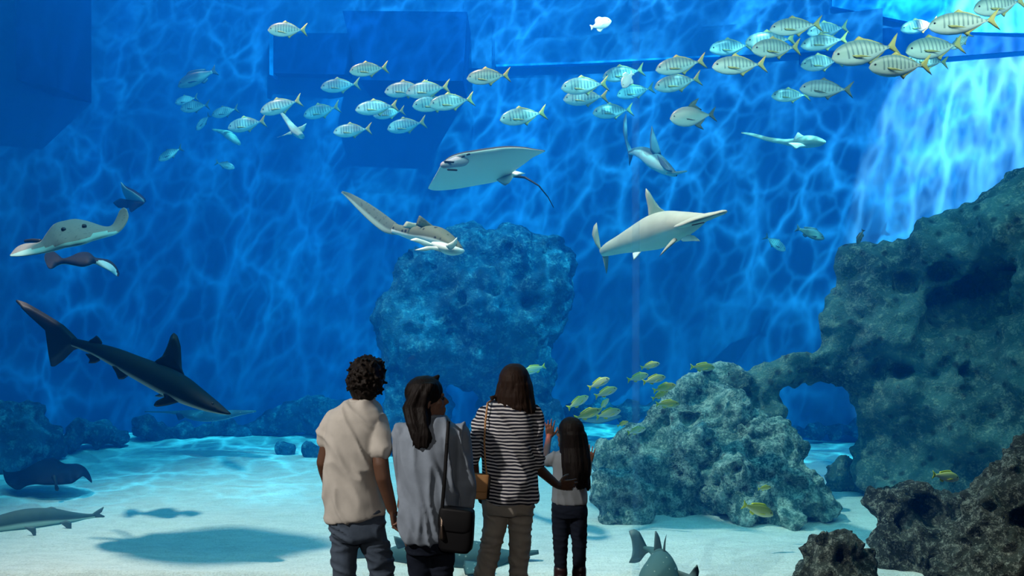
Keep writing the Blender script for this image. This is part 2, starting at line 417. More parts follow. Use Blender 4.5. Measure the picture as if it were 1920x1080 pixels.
rock('reef_rock', 'low rock mound below the snout of the dark shark', [
    (270, 800, 13.6, 26), (300, 815, 13.7, 25), (345, 808, 13.8, 26), (385, 812, 13.8, 24), (420, 805, 13.8, 28), (455, 815, 13.8, 22)], M['rock_far_hazed'], .05, (.07, .09, .03), seed=4, npits=14)
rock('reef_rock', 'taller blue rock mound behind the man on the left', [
    (500, 800, 13.9, 32), (540, 785, 13.9, 36), (590, 780, 13.9, 42), (640, 780, 13.9, 40), (680, 800, 13.9, 40), (470, 812, 13.9, 20)], M['rock_far_hazed'], .05, (.07, .09, .03), seed=5, npits=14)
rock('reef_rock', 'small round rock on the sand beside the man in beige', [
    (530, 842, 12.6, 17), (548, 844, 12.6, 15), (538, 852, 12.6, 18)], M['rock_far_hazed'], .035, (.04, .05, .02), seed=6, npits=4)
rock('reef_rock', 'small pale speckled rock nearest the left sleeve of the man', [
    (580, 840, 12.5, 18), (600, 844, 12.5, 15), (590, 853, 12.5, 18)], M['rock_far_hazed'], .035, (.04, .05, .02), seed=7, npits=4)
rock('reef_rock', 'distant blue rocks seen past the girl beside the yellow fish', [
    (1080, 775, 13.4, 30), (1130, 767, 13.4, 26), (1180, 774, 13.3, 28), (1230, 767, 13.2, 26)], M['rock_far_hazed'], .05, (.07, .08, .03), seed=8, npits=6)
rock('reef_rock', 'distant blue rocks seen through the rock arch', [
    (1490, 812, 13.4, 18), (1530, 808, 13.4, 20), (1570, 810, 13.4, 20), (1610, 805, 13.4, 24)], M['rock_far_hazed'], .05, (.05, .06, .03), seed=9, npits=4)
# arch structure: shoulder, bridge and mass at right
rock('rock_arch', 'massive dark green rock with overhang and arch filling the right side', [
    (1600, 500, 10.4, 42), (1580, 560, 10.4, 42), (1565, 620, 10.4, 45), (1650, 520, 10.4, 75), (1660, 600, 10.3, 95), (1700, 500, 10.3, 62), (1760, 480, 10.1, 70), (1830, 450, 9.9, 85), (1900, 430, 9.7, 95), (1980, 400, 9.5, 110), (2060, 520, 9.3, 160),
    (1750, 580, 10.6, 90), (1850, 560, 10.4, 100), (1780, 680, 10.2, 110), (1900, 660, 10.2, 120), (1700, 670, 10.4, 90), (1700, 760, 10.2, 90), (1680, 850, 10.3, 75), (1800, 800, 10.0, 110), (1900, 790, 9.8, 120), (1750, 890, 10.0, 90), (1860, 880, 9.9, 100), (1990, 700, 9.6, 150), (1660, 900, 10.2, 60), (1690, 920, 10.0, 60),
    (1600, 685, 10.4, 55), (1540, 686, 10.3, 46), (1490, 694, 10.2, 44), (1575, 665, 10.35, 44), (1520, 680, 10.2, 38), (1630, 720, 10.3, 45), (1440, 710, 10.2, 42), (1400, 735, 10.2, 58), (1420, 780, 10.2, 60), (1630, 790, 10.35, 30), (1612, 850, 10.4, 26), (1630, 900, 10.3, 45), (1650, 950, 10.2, 50)],
    M['rock_arch'], .05, (.13, .14, .045), (1.2, 3.0, 9), seed=11, npits=30, pits=[(1830, 525, 40), (1770, 520, 30), (1700, 530, 25), (1890, 510, 35), (1690, 700, 22), (1820, 700, 20)])
rock('rock_mound', 'wide encrusted rock mound sloping left from the arch behind the girl', [
    (1370, 730, 10.3, 52), (1320, 745, 10.2, 55), (1280, 770, 10.1, 50), (1250, 800, 10.0, 52), (1200, 830, 9.9, 45), (1160, 855, 9.9, 42), (1140, 880, 9.9, 36), (1300, 830, 9.8, 70), (1370, 800, 9.9, 70), (1230, 880, 9.8, 60), (1300, 900, 9.7, 62), (1180, 900, 9.8, 45), (1180, 950, 9.7, 50), (1260, 955, 9.6, 50), (1330, 960, 9.6, 50)],
    M['rock_mid'], .042, (.10, .12, .04), (1.5, 4.0, 11), seed=12, npits=30, pits=[(1333, 705, 14), (1380, 705, 14), (1295, 785, 20), (1310, 737, 8), (1365, 745, 7), (1330, 830, 10), (1250, 790, 10)])
rock('boulder', 'broad pale speckled boulder leaning on the mound left of the arch', [
    (1400, 835, 9.6, 58), (1440, 830, 9.6, 52), (1360, 850, 9.6, 50), (1380, 900, 9.3, 62), (1450, 900, 9.3, 60), (1500, 925, 9.2, 58), (1545, 940, 9.2, 36), (1340, 910, 9.5, 50), (1420, 935, 9.1, 38), (1480, 860, 9.5, 40), (1350, 930, 9.4, 40), (1400, 965, 9.1, 40), (1480, 965, 9.0, 40), (1540, 965, 9.1, 32)],
    M['rock_mid'], .038, (.09, .11, .04), (1.6, 4.4, 12), seed=13, npits=26, pits=[(1355, 815, 11), (1330, 840, 14), (1380, 880, 11), (1480, 905, 10), (1340, 905, 12), (1500, 910, 14), (1560, 900, 10)])
rock('boulder', 'small speckled boulder on the sand right beside the girl', [
    (1140, 910, 9.2, 36), (1170, 912, 9.2, 38), (1200, 928, 9.2, 32), (1125, 930, 9.2, 28), (1160, 935, 9.2, 30), (1150, 965, 9.2, 40), (1190, 965, 9.2, 38)], M['rock_mid'], .035, (.05, .08, .03), (2, 5, 14), seed=14, npits=10)
rock('boulder', 'narrow blue rock foot at the base of the arch beside the sand gap', [
    (1600, 905, 10.5, 28), (1625, 920, 10.4, 30), (1585, 875, 10.6, 24), (1562, 885, 10.7, 22), (1570, 920, 10.5, 26)], M['rock_arch'], .035, (.05, .07, .03), (2, 5, 14), seed=19, npits=6)
rock('boulder', 'round grey boulder standing alone at the bottom edge of the sand', [
    (1565, 1045, 7.3, 58), (1535, 1045, 7.3, 42), (1600, 1050, 7.3, 44), (1565, 1110, 7.3, 80), (1545, 1016, 7.3, 34), (1582, 1018, 7.3, 36), (1530, 1120, 7.3, 60), (1605, 1120, 7.3, 60)], M['rock_near'], .03, (.045, .07, .03), (2.4, 6, 16), seed=15, npits=16, pits=[(1545, 1010, 14), (1580, 1045, 14), (1520, 1050, 10)])
rock('boulder', 'wide flat topped dark boulder with the yellow fish above it', [
    (1682, 955, 7.9, 54), (1730, 950, 7.9, 52), (1780, 956, 7.9, 48), (1695, 1005, 7.8, 66), (1675, 1030, 7.8, 50), (1760, 1010, 7.8, 60), (1720, 1055, 7.7, 62), (1680, 1075, 7.7, 44), (1800, 1080, 7.7, 50)], M['rock_near'], .032, (.06, .09, .03), (2.2, 5.5, 15), seed=16, npits=24, pits=[(1665, 940, 16), (1740, 960, 34), (1700, 975, 20)])
rock('boulder', 'tall rugged dark boulder in the lower right corner', [
    (1900, 900, 7.45, 60), (1870, 960, 7.4, 72), (1930, 960, 7.35, 90), (1830, 1030, 7.35, 66), (1900, 1050, 7.25, 90), (1790, 1060, 7.35, 48), (1960, 870, 7.45, 70), (1850, 1090, 7.25, 70)], M['rock_near'], .03, (.06, .10, .035), (2.2, 5.5, 15), seed=17, npits=30, pits=[(1890, 930, 26), (1870, 1010, 18), (1810, 1025, 16)])

# ------------------------------------------------------------ sea animals
def under_mat(name, top, bottom, lo=.5, hi=.62, spots=None, rough=.5, spots_under=False):
    m = mat(name, top, .65, .12); n = NB(m)
    at = n.new('ShaderNodeAttribute', attribute_name='under')
    v = n.coord()
    t = top
    if spots:
        scl, col, a, b = spots
        vo = n.new('ShaderNodeTexVoronoi', Scale=scl); n.L.new(v, vo.inputs['Vector'])
        s = n.new('ShaderNodeRGBToBW', Color=n.ramp(vo.outputs['Distance'], [(a, 1.0), (b, 0.0)])).outputs[0]
        t = n.mix(s, top, col)
    else:
        t = n.mix(n.noise(v, 9, 4, .6), tuple(c*.75 for c in top), tuple(min(1, c*1.2) for c in top))
    f = n.new('ShaderNodeRGBToBW', Color=n.ramp(at.outputs['Fac'], [(lo, 0.0), (hi, 1.0)])).outputs[0]
    n.color(n.mix(f, t, bottom)); return m
M['shark_dark'] = under_mat('shark_dark', (.007, .020, .024), (.42, .46, .40), .72, .84)
M['shark_grey'] = under_mat('shark_grey', (.52, .55, .46), (.84, .90, .78), .55, .72)
M['shark_far'] = under_mat('shark_far', (.10, .16, .16), (.55, .70, .62), .5, .62)
M['zebra'] = under_mat('zebra_shark', (.17, .19, .14), (.90, .95, .88), .60, .68, (15, (.03, .04, .035), .20, .32))
M['zebra_tail'] = under_mat('zebra_tail', (.13, .16, .13), (.35, .42, .36), .60, .75, (30, (.08, .10, .08), .2, .4))
M['wedge'] = under_mat('wedgefish', (.07, .15, .16), (.30, .40, .40), .85, .95, (17, (.30, .40, .38), .10, .16))
M['guitar'] = under_mat('guitarfish', (.40, .52, .40), (.62, .72, .58), .5, .7)
M['ray_pale'] = under_mat('ray_pale', (.05, .06, .07), (.88, .96, .88), .47, .53)
M['ray_grey'] = under_mat('ray_grey', (.26, .28, .27), (.34, .66, .66), .50, .56, (26, (.16, .18, .18), .1, .3))
M['ray_dark'] = under_mat('ray_dark', (.008, .014, .022), (.20, .42, .46), .56, .64)
M['finpale'] = mat('fin_pale', (.85, .92, .85), .5, .3)
M['findark'] = mat('fin_dark', (.01, .018, .02), .5, .3)
M['fingrey'] = mat('fin_grey', (.42, .46, .38), .5, .3)
M['finteal'] = mat('fin_teal', (.10, .17, .19), .5, .3)

def spine_body(sp, nring=20, sub=4, wr=.8):
    """sp: (px, py, half height px, width ratio, Y). Cross-section spans the image-plane normal of the spine and the depth axis."""
    pts = [(P(a[0], a[1], a[4]), a[2]/FPX*a[4], a[3]) for a in sp]
    fine = []
    def cr(p0, p1, p2, p3, t):
        return .5*((2*p1)+(p2-p0)*t+(2*p0-5*p1+4*p2-p3)*t*t+(3*p1-p0-3*p2+p3)*t*t*t)
    n = len(pts)
    for i in range(n-1):
        q = [pts[max(i-1, 0)], pts[i], pts[i+1], pts[min(i+2, n-1)]]
        for k in range(sub):
            t = k/sub
            fine.append((cr(q[0][0], q[1][0], q[2][0], q[3][0], t), max(.002, cr(q[0][1], q[1][1], q[2][1], q[3][1], t)), cr(q[0][2], q[1][2], q[2][2], q[3][2], t)))
    fine.append(pts[-1])
    rings = []; att = []
    for i, (c, h, wv) in enumerate(fine):
        a = fine[max(i-1, 0)][0]; b = fine[min(i+1, len(fine)-1)][0]
        T = (b-a).normalized()
        dep = Vector((0, 1, 0)); dep = (dep-T*dep.dot(T)).normalized()
        up = T.cross(dep); 
        if up.z < 0: up = -up
        r = []
        for j in range(nring):
            th = 2*math.pi*j/nring
            r.append(c+up*h*math.cos(th)+dep*h*wv*math.sin(th)); att.append(.5-.5*math.cos(th))
        rings.append(r)
    V, F = loft(rings)
    return V, F, att
def fin(outline, thick=.012):
    """lens-shaped plate: outline ring + two inset rings pushed apart"""
    pts = [Vector(p) for p in outline]
    # smooth the outline once
    c = sum(pts, Vector())/len(pts)
    nrm = Vector()
    for i in range(len(pts)): nrm += (pts[i]-c).cross(pts[(i+1) % len(pts)]-c)
    nrm = nrm.normalized() if nrm.length > 1e-9 else Vector((0, 1, 0))
    fine = []
    n = len(pts)
    for i in range(n):
        p0, p1, p2, p3 = pts[i-1], pts[i], pts[(i+1) % n], pts[(i+2) % n]
        for k in range(3):
            t = k/3; fine.append(p1.lerp(p2, t) if k == 0 else (p1.lerp(p2, t)*.6+.4*.5*((2*p1)+(p2-p0)*t+(2*p0-5*p1+4*p2-p3)*t*t+(3*p1-p0-3*p2+p3)*t*t*t)))
    m = len(fine)
    ia = [p.lerp(c, .35)+nrm*thick/2 for p in fine]; ib = [p.lerp(c, .35)-nrm*thick/2 for p in fine]
    V = fine+ia+ib+[c+nrm*thick*.6, c-nrm*thick*.6]; F = []
    for j in range(m):
        k = (j+1) % m
        F += [(j, k, m+k, m+j), (k, j, 2*m+j, 2*m+k), (m+j, m+k, 3*m), (2*m+k, 2*m+j, 3*m+1)]
    return V, F
def pxfin(name, pl, m, parent, Y, thick=.014):
    V, F = fin([P(p[0], p[1], (p[2] if len(p) > 2 else Y)) for p in pl], thick)
    return link_mesh(name, [v-parent.location for v in V], F, m, parent, True)
def eye_at(parent, px, py, Y, r):
    V, F = capsule(P(px, py, Y), P(px, py, Y)+Vector((0, .001, 0)), r, r, 10)
    return link_mesh('eye', [v-parent.location for v in V], F, M['eye'], parent, True)
def animal(name, label, cat, sp, m, group=None):
    mid = sp[len(sp)//2]; o = thing(name, label, cat, P(mid[0], mid[1], mid[4]), group)
    V, F, att = spine_body(sp)
    b = link_mesh('body', [v-o.location for v in V], F, m, o, True, att)
    return o
# dark shark, left
Y = 8.2
s = animal('reef_shark', 'big near-black shark gliding down to the right over the left sand', 'shark',
    [(138, 642, 8, .8, 8.5), (152, 646, 9, .9, 8.45), (180, 655, 12, .9, 8.4), (215, 669, 17, .9, 8.3), (255, 688, 21, .95, 8.2), (300, 709, 25, .95, 8.1), (335, 727, 25, 1, 8.0), (365, 744, 20, 1.15, 7.95), (395, 760, 13, 1.4, 7.9), (418, 771, 6, 1.8, 7.85), (431, 776, 2, 2, 7.83)], M['shark_dark'])
pxfin('tail_fin', [(146, 636), (120, 610), (85, 588), (50, 568), (31, 562), (30, 566), (38, 572), (40, 578), (47, 577), (65, 598), (88, 622), (107, 648), (103, 665), (95, 686), (103, 687), (120, 675), (138, 657), (150, 652)], M['findark'], s, 8.5, .03)
pxfin('dorsal_fin', [(346, 706), (341, 690), (339, 650), (333, 630), (326, 624), (320, 630), (313, 650), (304, 668), (290, 678), (310, 695)], M['findark'], s, 8.1, .03)
pxfin('dorsal_fin', [(166, 640), (176, 633), (181, 629), (187, 634), (192, 643), (185, 652)], M['findark'], s, 8.4)
pxfin('anal_fin', [(160, 663), (168, 674), (166, 681), (178, 681), (188, 676), (182, 665)], M['findark'], s, 8.4)
pxfin('pelvic_fin', [(210, 686), (217, 699), (222, 711), (232, 711), (242, 703), (236, 690)], M['findark'], s, 8.2)
pxfin('pectoral_fin', [(306, 738), (312, 742), (293, 752), (288, 760), (294, 763), (315, 760), (338, 753), (345, 742)], M['findark'], s, 7.92, .02)
pxfin('pectoral_fin', [(330, 740, 8.2), (300, 745, 8.6), (290, 742, 8.7), (320, 730, 8.3)], M['findark'], s, 8.3, .02)
eye_at(s, 399, 757, 7.80, .012)
# zebra shark
s = animal('zebra_shark', 'spotted brown long-tailed shark swimming beneath the white-bellied ray', 'shark',
    [(738, 428, 9, .5, 9.2), (752, 432, 10, .7, 9.1), (775, 437, 14, .9, 9.0), (800, 440, 18, 1, 8.9), (822, 446, 20, 1.1, 8.8), (842, 456, 16, 1.3, 8.7), (856, 465, 10, 1.6, 8.6), (865, 470, 4, 2, 8.55)], M['zebra'])
V, F, att = spine_body([(641, 360, 2, .3, 9.8), (655, 368, 6, .2, 9.75), (680, 387, 11, .15, 9.6), (705, 407, 14, .15, 9.45), (728, 424, 14, .25, 9.3), (748, 432, 9, .5, 9.15)])
link_mesh('tail_fin', [v-s.location for v in V], F, M['zebra_tail'], s, True, att)
pxfin('dorsal_fin', [(780, 422), (786, 404), (793, 408), (804, 417), (818, 428), (800, 430)], M['zebra_tail'], s, 8.85)
pxfin('dorsal_fin', [(755, 426), (762, 415), (775, 418), (796, 420), (800, 428), (775, 430)], M['fingrey'], s, 8.95)
pxfin('pectoral_fin', [(822, 462), (800, 452), (780, 446), (769, 450), (785, 456), (797, 462)], M['finpale'], s, 8.55)
pxfin('pectoral_fin', [(835, 466), (815, 462), (800, 462), (777, 469), (795, 471), (815, 468), (830, 474)], M['finpale'], s, 8.4)
pxfin('pectoral_fin', [(835, 460, 8.3), (848, 453, 8.3), (857, 445, 8.3), (857, 455, 8.3), (852, 464, 8.3), (844, 470, 8.3)], M['finpale'], s, 8.5)
V, F, att = spine_body([(812, 457, 4, 1.2, 8.55), (828, 463, 9, 1.4, 8.45), (845, 469, 10, 1.6, 8.40), (858, 471, 7, 1.8, 8.42), (866, 471, 3, 2, 8.5)])
link_mesh('belly', [v-s.location for v in V], F, M['finpale'], s, True, att)
eye_at(s, 852, 456, 8.5, .012)
# hammerhead, near
s = animal('hammerhead_shark', 'large pale grey hammerhead shark swimming right in front of the window', 'shark',
    [(1129, 474, 8, .6, 9.4), (1142, 467, 13, .8, 9.3), (1165, 458, 18, .9, 9.2), (1195, 447, 26, .95, 9.0), (1225, 436, 33, .95, 8.8), (1252, 427, 32, 1, 8.6), (1278, 421, 25, 1.1, 8.4), (1300, 415, 17, 1.3, 8.25), (1318, 409, 9, 1.6, 8.15), (1326, 407, 4, 1.8, 8.1)], M['shark_grey'])
V, F, att = spine_body([(1272, 424, 3, 4, 8.3), (1285, 420, 6, 4.5, 8.22), (1305, 413, 8, 5, 8.15), (1325, 407, 7.5, 4.5, 8.1), (1342, 402, 5.5, 4, 8.05), (1356, 398, 4.5, 3.5, 8.0), (1361, 397, 2.5, 2, 8.0)])
link_mesh('hammer_head', [v-s.location for v in V], F, M['shark_grey'], s, True, att)
V, F = capsule(P(1298, 422, 7.98), P(1320, 417, 7.95), .006, .006, 8); link_mesh('mouth', [v-s.location for v in V], F, M['eye'], s)
eye_at(s, 1359, 397, 7.97, .013); eye_at(s, 1275, 423, 8.14, .02)
pxfin('dorsal_fin', [(1217, 410), (1215, 390), (1210, 365), (1211, 353), (1218, 360), (1229, 378), (1240, 392), (1254, 400), (1240, 412)], M['fingrey'], s, 8.75, .03)
pxfin('tail_fin', [(1130, 468), (1122, 458), (1115, 440), (1116, 425), (1119, 417), (1113, 424), (1110, 440), (1116, 457), (1125, 470), (1131, 480), (1134, 495), (1137, 514), (1140, 500), (1141, 482), (1139, 472)], M['fingrey'], s, 9.4, .02)
pxfin('pectoral_fin', [(1276, 448, 8.35), (1290, 440, 8.2), (1302, 442, 8.1), (1313, 452, 8.0), (1300, 452, 8.05), (1280, 453, 8.25)], M['finpale'], s, 8.2, .02)
pxfin('pectoral_fin', [(1264, 446, 8.3), (1250, 462, 8.25), (1236, 481, 8.2), (1247, 470, 8.2), (1270, 450, 8.25)], M['fingrey'], s, 8.2, .02)
pxfin('pelvic_fin', [(1186, 474, 8.8), (1188, 488, 8.7), (1193, 484, 8.7), (1202, 472, 8.7)], M['finpale'], s, 8.8)
pxfin('dorsal_fin', [(1148, 454), (1152, 447), (1158, 448), (1163, 450), (1158, 458)], M['fingrey'], s, 9.25)
# hammerhead, far
s = animal('hammerhead_shark', 'distant dark-backed shark with upright tail above the near hammerhead', 'shark',
    [(1180, 286, 4, .6, 11.6), (1192, 284, 8, .8, 11.5), (1208, 288, 13, .9, 11.3), (1226, 300, 16, 1, 11.1), (1244, 313, 13, 1.1, 10.9), (1258, 322, 8, 1.3, 10.8), (1266, 326, 4, 1.5, 10.7)], M['shark_far'])
V, F, att = spine_body([(1250, 326, 2, 2, 10.75), (1265, 325, 3, 3, 10.7), (1287, 321, 1.5, 2.5, 10.6)]); link_mesh('hammer_head', [v-s.location for v in V], F, M['shark_far'], s, True, att)
pxfin('tail_fin', [(1182, 284), (1176, 268), (1174, 245), (1175, 225), (1174, 212), (1169, 225), (1168, 247), (1173, 270), (1178, 290), (1180, 312), (1184, 300), (1188, 288)], M['finteal'], s, 11.6)
pxfin('dorsal_fin', [(1219, 282), (1219, 255), (1222, 235), (1228, 252), (1235, 272), (1240, 290), (1230, 295)], M['finteal'], s, 11.0, .02)
pxfin('pectoral_fin', [(1232, 290, 10.9), (1245, 300, 10.7), (1262, 322, 10.5), (1250, 320, 10.6), (1238, 308, 10.8)], M['finteal'], s, 10.8)
# guitarfish
s = animal('guitarfish', 'slim pale guitarfish with long tail below the upper right school', 'guitarfish',
    [(1390, 249, 1.2, .5, 10.8), (1412, 253, 3, .6, 10.7), (1440, 261, 4, 1, 10.6), (1470, 266, 5, 1.4, 10.5), (1492, 268, 8, 1.8, 10.4), (1512, 266, 11, 2, 10.3), (1530, 265, 9, 2, 10.2), (1546, 266, 3, 1.5, 10.1)], M['guitar'])
pxfin('pectoral_fin', [(1488, 262), (1496, 248), (1505, 254), (1520, 258), (1505, 266)], M['finpale'], s, 10.3)
pxfin('pectoral_fin', [(1478, 268), (1491, 280), (1500, 276), (1515, 274), (1500, 268)], M['finpale'], s, 10.2)
s = animal('guitarfish', 'small pale guitarfish hanging head-down beneath the left school', 'guitarfish',
    [(524, 207, 2, 1, 12.2), (534, 220, 4, 1, 12.1), (546, 236, 6, 1.2, 12), (556, 248, 8, 1.3, 11.9), (566, 256, 5, 1.2, 11.8)], M['guitar'])
pxfin('pectoral_fin', [(545, 246), (530, 254), (518, 258), (540, 253), (552, 252)], M['guitar'], s, 11.9)
pxfin('pectoral_fin', [(556, 240), (566, 236), (575, 231), (570, 246), (560, 252)], M['guitar'], s, 11.9)
s = animal('guitarfish', 'blurred blue-green guitarfish below the dim left school', 'guitarfish',
    [(398, 243, 1.5, .8, 13.2), (415, 247, 4, 1, 13.1), (430, 254, 8, 1.3, 13), (442, 264, 6, 1.2, 12.9), (449, 270, 3, 1, 12.8)], M['guitar'])
s = animal('shovelnose_ray', 'dim dark shovelnose ray gliding behind the dark shark snout', 'ray',
    [(272, 772, 1, 1, 12.6), (320, 773, 2.5, 1, 12.5), (350, 776, 7, 2, 12.5), (385, 779, 11, 2.4, 12.4), (420, 778, 9, 2.4, 12.4), (450, 774, 5, 2, 12.3), (480, 771, 1.5, 1, 12.3)], M['wedge'])
pxfin('pelvic_fin', [(330, 775), (334, 788), (342, 786), (352, 778)], M['findark'], s, 12.4)
# shark low at left
s = animal('sandbar_shark', 'hazy dark shark cruising low over the sand at the left edge', 'shark',
    [(-60, 992, 3, 1.4, 8.6), (-30, 988, 12, 1.2, 8.7), (10, 981, 18, 1, 8.8), (50, 974, 20, .95, 8.9), (95, 970, 17, .9, 9.0), (130, 970, 11, .8, 9.1), (160, 969, 6, .7, 9.2), (178, 967, 4, .6, 9.25)], M['shark_far'])
pxfin('tail_fin', [(172, 964), (185, 955), (195, 950), (191, 960), (184, 966), (197, 968), (188, 973), (172, 971)], M['finteal'], s, 9.25)
pxfin('pectoral_fin', [(112, 980), (122, 988), (130, 996), (138, 1002), (134, 990), (134, 980), (125, 975)], M['finteal'], s, 8.85)
pxfin('pectoral_fin', [(45, 988), (58, 998), (66, 1010), (68, 998), (66, 988)], M['finteal'], s, 8.6)
pxfin('dorsal_fin', [(60, 962), (95, 950), (105, 953), (112, 963), (90, 968)], M['finteal'], s, 9.0)
# wedgefish on the sand behind the legs
s = animal('wedgefish', 'spotted grey wedgefish lying on the sand behind the visitors legs', 'ray',
    [(694, 1043, 4, .8, 7.85), (715, 1043, 9, .9, 7.85), (750, 1041, 19, 1, 7.85), (800, 1042, 24, 1.1, 7.8), (850, 1044, 28, 1.2, 7.8), (890, 1046, 30, 1.3, 7.8), (925, 1048, 24, 1.4, 7.8), (955, 1042, 10, 1.6, 7.8), (985, 1038, 6, 1.4, 7.8), (1010, 1035, 4, 1, 7.8)], M['wedge'])
pxfin('tail_fin', [(697, 1042), (682, 1030), (665, 1012), (655, 1015), (662, 1040), (655, 1078), (668, 1077), (685, 1060), (697, 1047)], M['finteal'], s, 7.85)
pxfin('dorsal_fin', [(745, 1028), (738, 1005), (755, 1010), (775, 1028)], M['finteal'], s, 7.8)
pxfin('pectoral_fin', [(870, 1050, 7.6), (872, 1078, 7.3), (895, 1076, 7.3), (925, 1058, 7.5)], M['wedge'], s, 7.5)
# guitar shark bottom
s = animal('guitar_shark', 'grey-teal shovelnose fish heading out of the bottom frame over bright sand', 'ray',
    [(1208, 1028, 4, .8, 7.6), (1222, 1032, 7, .9, 7.5), (1236, 1043, 16, 1, 7.4), (1240, 1062, 29, .9, 7.25), (1238, 1085, 40, .8, 7.15), (1236, 1110, 42, .7, 7.05), (1236, 1135, 26, .6, 7.0), (1236, 1150, 8, .5, 6.98)], M['wedge'])
pxfin('tail_fin', [(1214, 1026), (1205, 1008), (1199, 997), (1189, 992), (1179, 996), (1184, 1012), (1186, 1030), (1184, 1044), (1179, 1055), (1190, 1056), (1200, 1053), (1210, 1040), (1218, 1034)], M['finteal'], s, 7.6)
pxfin('dorsal_fin', [(1226, 1034), (1227, 1010), (1228, 996), (1231, 996), (1237, 1008), (1242, 1034)], M['finteal'], s, 7.4)
pxfin('dorsal_fin', [(1242, 1036), (1245, 1015), (1250, 1001), (1248, 1018), (1247, 1038)], M['finteal'], s, 7.3)
pxfin('pectoral_fin', [(1268, 1068, 7.15), (1285, 1078, 7.1), (1302, 1076, 7.05), (1307, 1058, 7.0), (1311, 1072, 7.0), (1306, 1090, 7.0), (1275, 1098, 7.1)], M['finteal'], s, 7.1)
# rays: lofted across the span, one station after another from wing tip to wing tip
def ray(name, label, st, mt, thick=.08, tail=None, eyes=None, Yr=0, up=(0, 0, 1), lips=None, nr=24):
    """st: (rear px, rear py, front px, front py, rear Y, front Y); the disc is a thick lens between the two edges"""
    mid = st[len(st)//2]; o = thing(name, label, 'ray', P((mid[0]+mid[2])/2, (mid[1]+mid[3])/2, (mid[4]+mid[5])/2))
    Rr = [P(a[0], a[1], a[4]) for a in st]; Fr = [P(a[2], a[3], a[5]) for a in st]
    n_ = len(st); lp = lips or [2]*n_
    def cr(L_, i_, t):
        p0, p1, p2, p3 = L_[max(i_-1, 0)], L_[i_], L_[min(i_+1, n_-1)], L_[min(i_+2, n_-1)]
        return .5*((2*p1)+(p2-p0)*t+(2*p0-5*p1+4*p2-p3)*t*t+(3*p1-p0-3*p2+p3)*t*t*t)
    fine = []
    for i_ in range(n_-1):
        for k in range(4):
            t = k/4; fine.append((cr(Rr, i_, t), cr(Fr, i_, t), lp[i_]*(1-t)+lp[i_+1]*t, (i_+t)/(n_-1)))
    fine.append((Rr[-1], Fr[-1], lp[-1], 1.0))
    rings = []; att = []
    for k, (a, b, l_, u) in enumerate(fine):
        c = (a+b)/2; h = (b-a)/2
        sp_ = (fine[min(k+1, len(fine)-1)][0]+fine[min(k+1, len(fine)-1)][1]-fine[max(k-1, 0)][0]-fine[max(k-1, 0)][1])
        N_ = h.cross(sp_)
        N_ = N_.normalized() if N_.length > 1e-9 else Vector(up)
        if N_.dot(Vector(up)) < 0: N_ = -N_
        w_ = math.sin(math.pi*min(1, max(0, u)))
        th = min(thick*(.12+.88*w_**1.5), h.length*.9+.004)
        r = []
        for j_ in range(nr):
            an = 2*math.pi*j_/nr; cs, sn = math.cos(an), math.sin(an)
            r.append(c+h*cs+N_*th*sn*(.75+.25*cs)*(1 if sn > 0 else .5))
            v = .5-.5*sn*2; v = min(1, max(0, v))
            if cs > l_: v = 1.0
            att.append(v)
        rings.append(r)
    V, Fc = loft(rings); b = link_mesh('body', [v-o.location for v in V], Fc, mt, o, True, att); fix_normals(b.data)
    if tail:
        parts = []; q = [P(*t[:2], t[2])-o.location for t in tail]
        for k in range(len(q)-1): parts.append(capsule(q[k], q[k+1], tail[k][3], tail[k+1][3], 8))
        V, Fc = merge(parts); link_mesh('tail', V, Fc, M['findark'], o)
    for e in (eyes or []):
        eye_at(o, e[0], e[1], e[2], e[3])
    return o
r = ray('eagle_ray', 'white-bellied eagle ray with dark whip tail in upper centre', [
    (803, 354, 804, 350, 9.6, 9.5), (813, 357, 812, 336, 9.65, 9.3), (830, 357, 820, 322, 9.6, 9.1), (858, 354, 828, 308, 9.55, 8.95), (892, 348, 842, 296, 9.5, 8.8), (925, 342, 862, 289, 9.4, 8.7),
    (948, 334, 886, 285, 9.3, 8.7), (968, 318, 912, 281, 9.1, 8.7), (985, 306, 942, 277, 8.95, 8.7), (998, 296, 975, 277, 8.8, 8.65), (1010, 290, 1000, 280, 8.7, 8.6), (1022, 284, 1021, 283, 8.57, 8.55)],
    M['ray_pale'], .09, [(955, 328, 9.35, .022), (985, 333, 9.3, .012), (1010, 348, 9.2, .008), (1028, 370, 9.2, .006), (1038, 389, 9.2, .004)])
pxfin('pelvic_fin', [(930, 336, 9.3), (946, 348, 9.1), (955, 343, 9.1), (966, 328, 9.15), (985, 325, 9.1), (955, 318, 9.25)], M['finpale'], r, 9.15)
V, F = merge([capsule(P(834, 309, 8.62), P(866, 301, 8.80), .045, .075, 14, ((0, 0, 1), .8))])
link_mesh('head', [v-r.location for v in V], F, mat('ray_head', (.42, .40, .44), .6), r)
for a, b in (((834, 303), (850, 304)), ((840, 318), (856, 319)), ((866, 294), (870, 293)), ((876, 290), (880, 289))):
    V, F = capsule(P(*a, 8.58), P(*b, 8.60), .010, .010, 8); link_mesh('face_marking', [v-r.location for v in V], F, M['eye'], r)
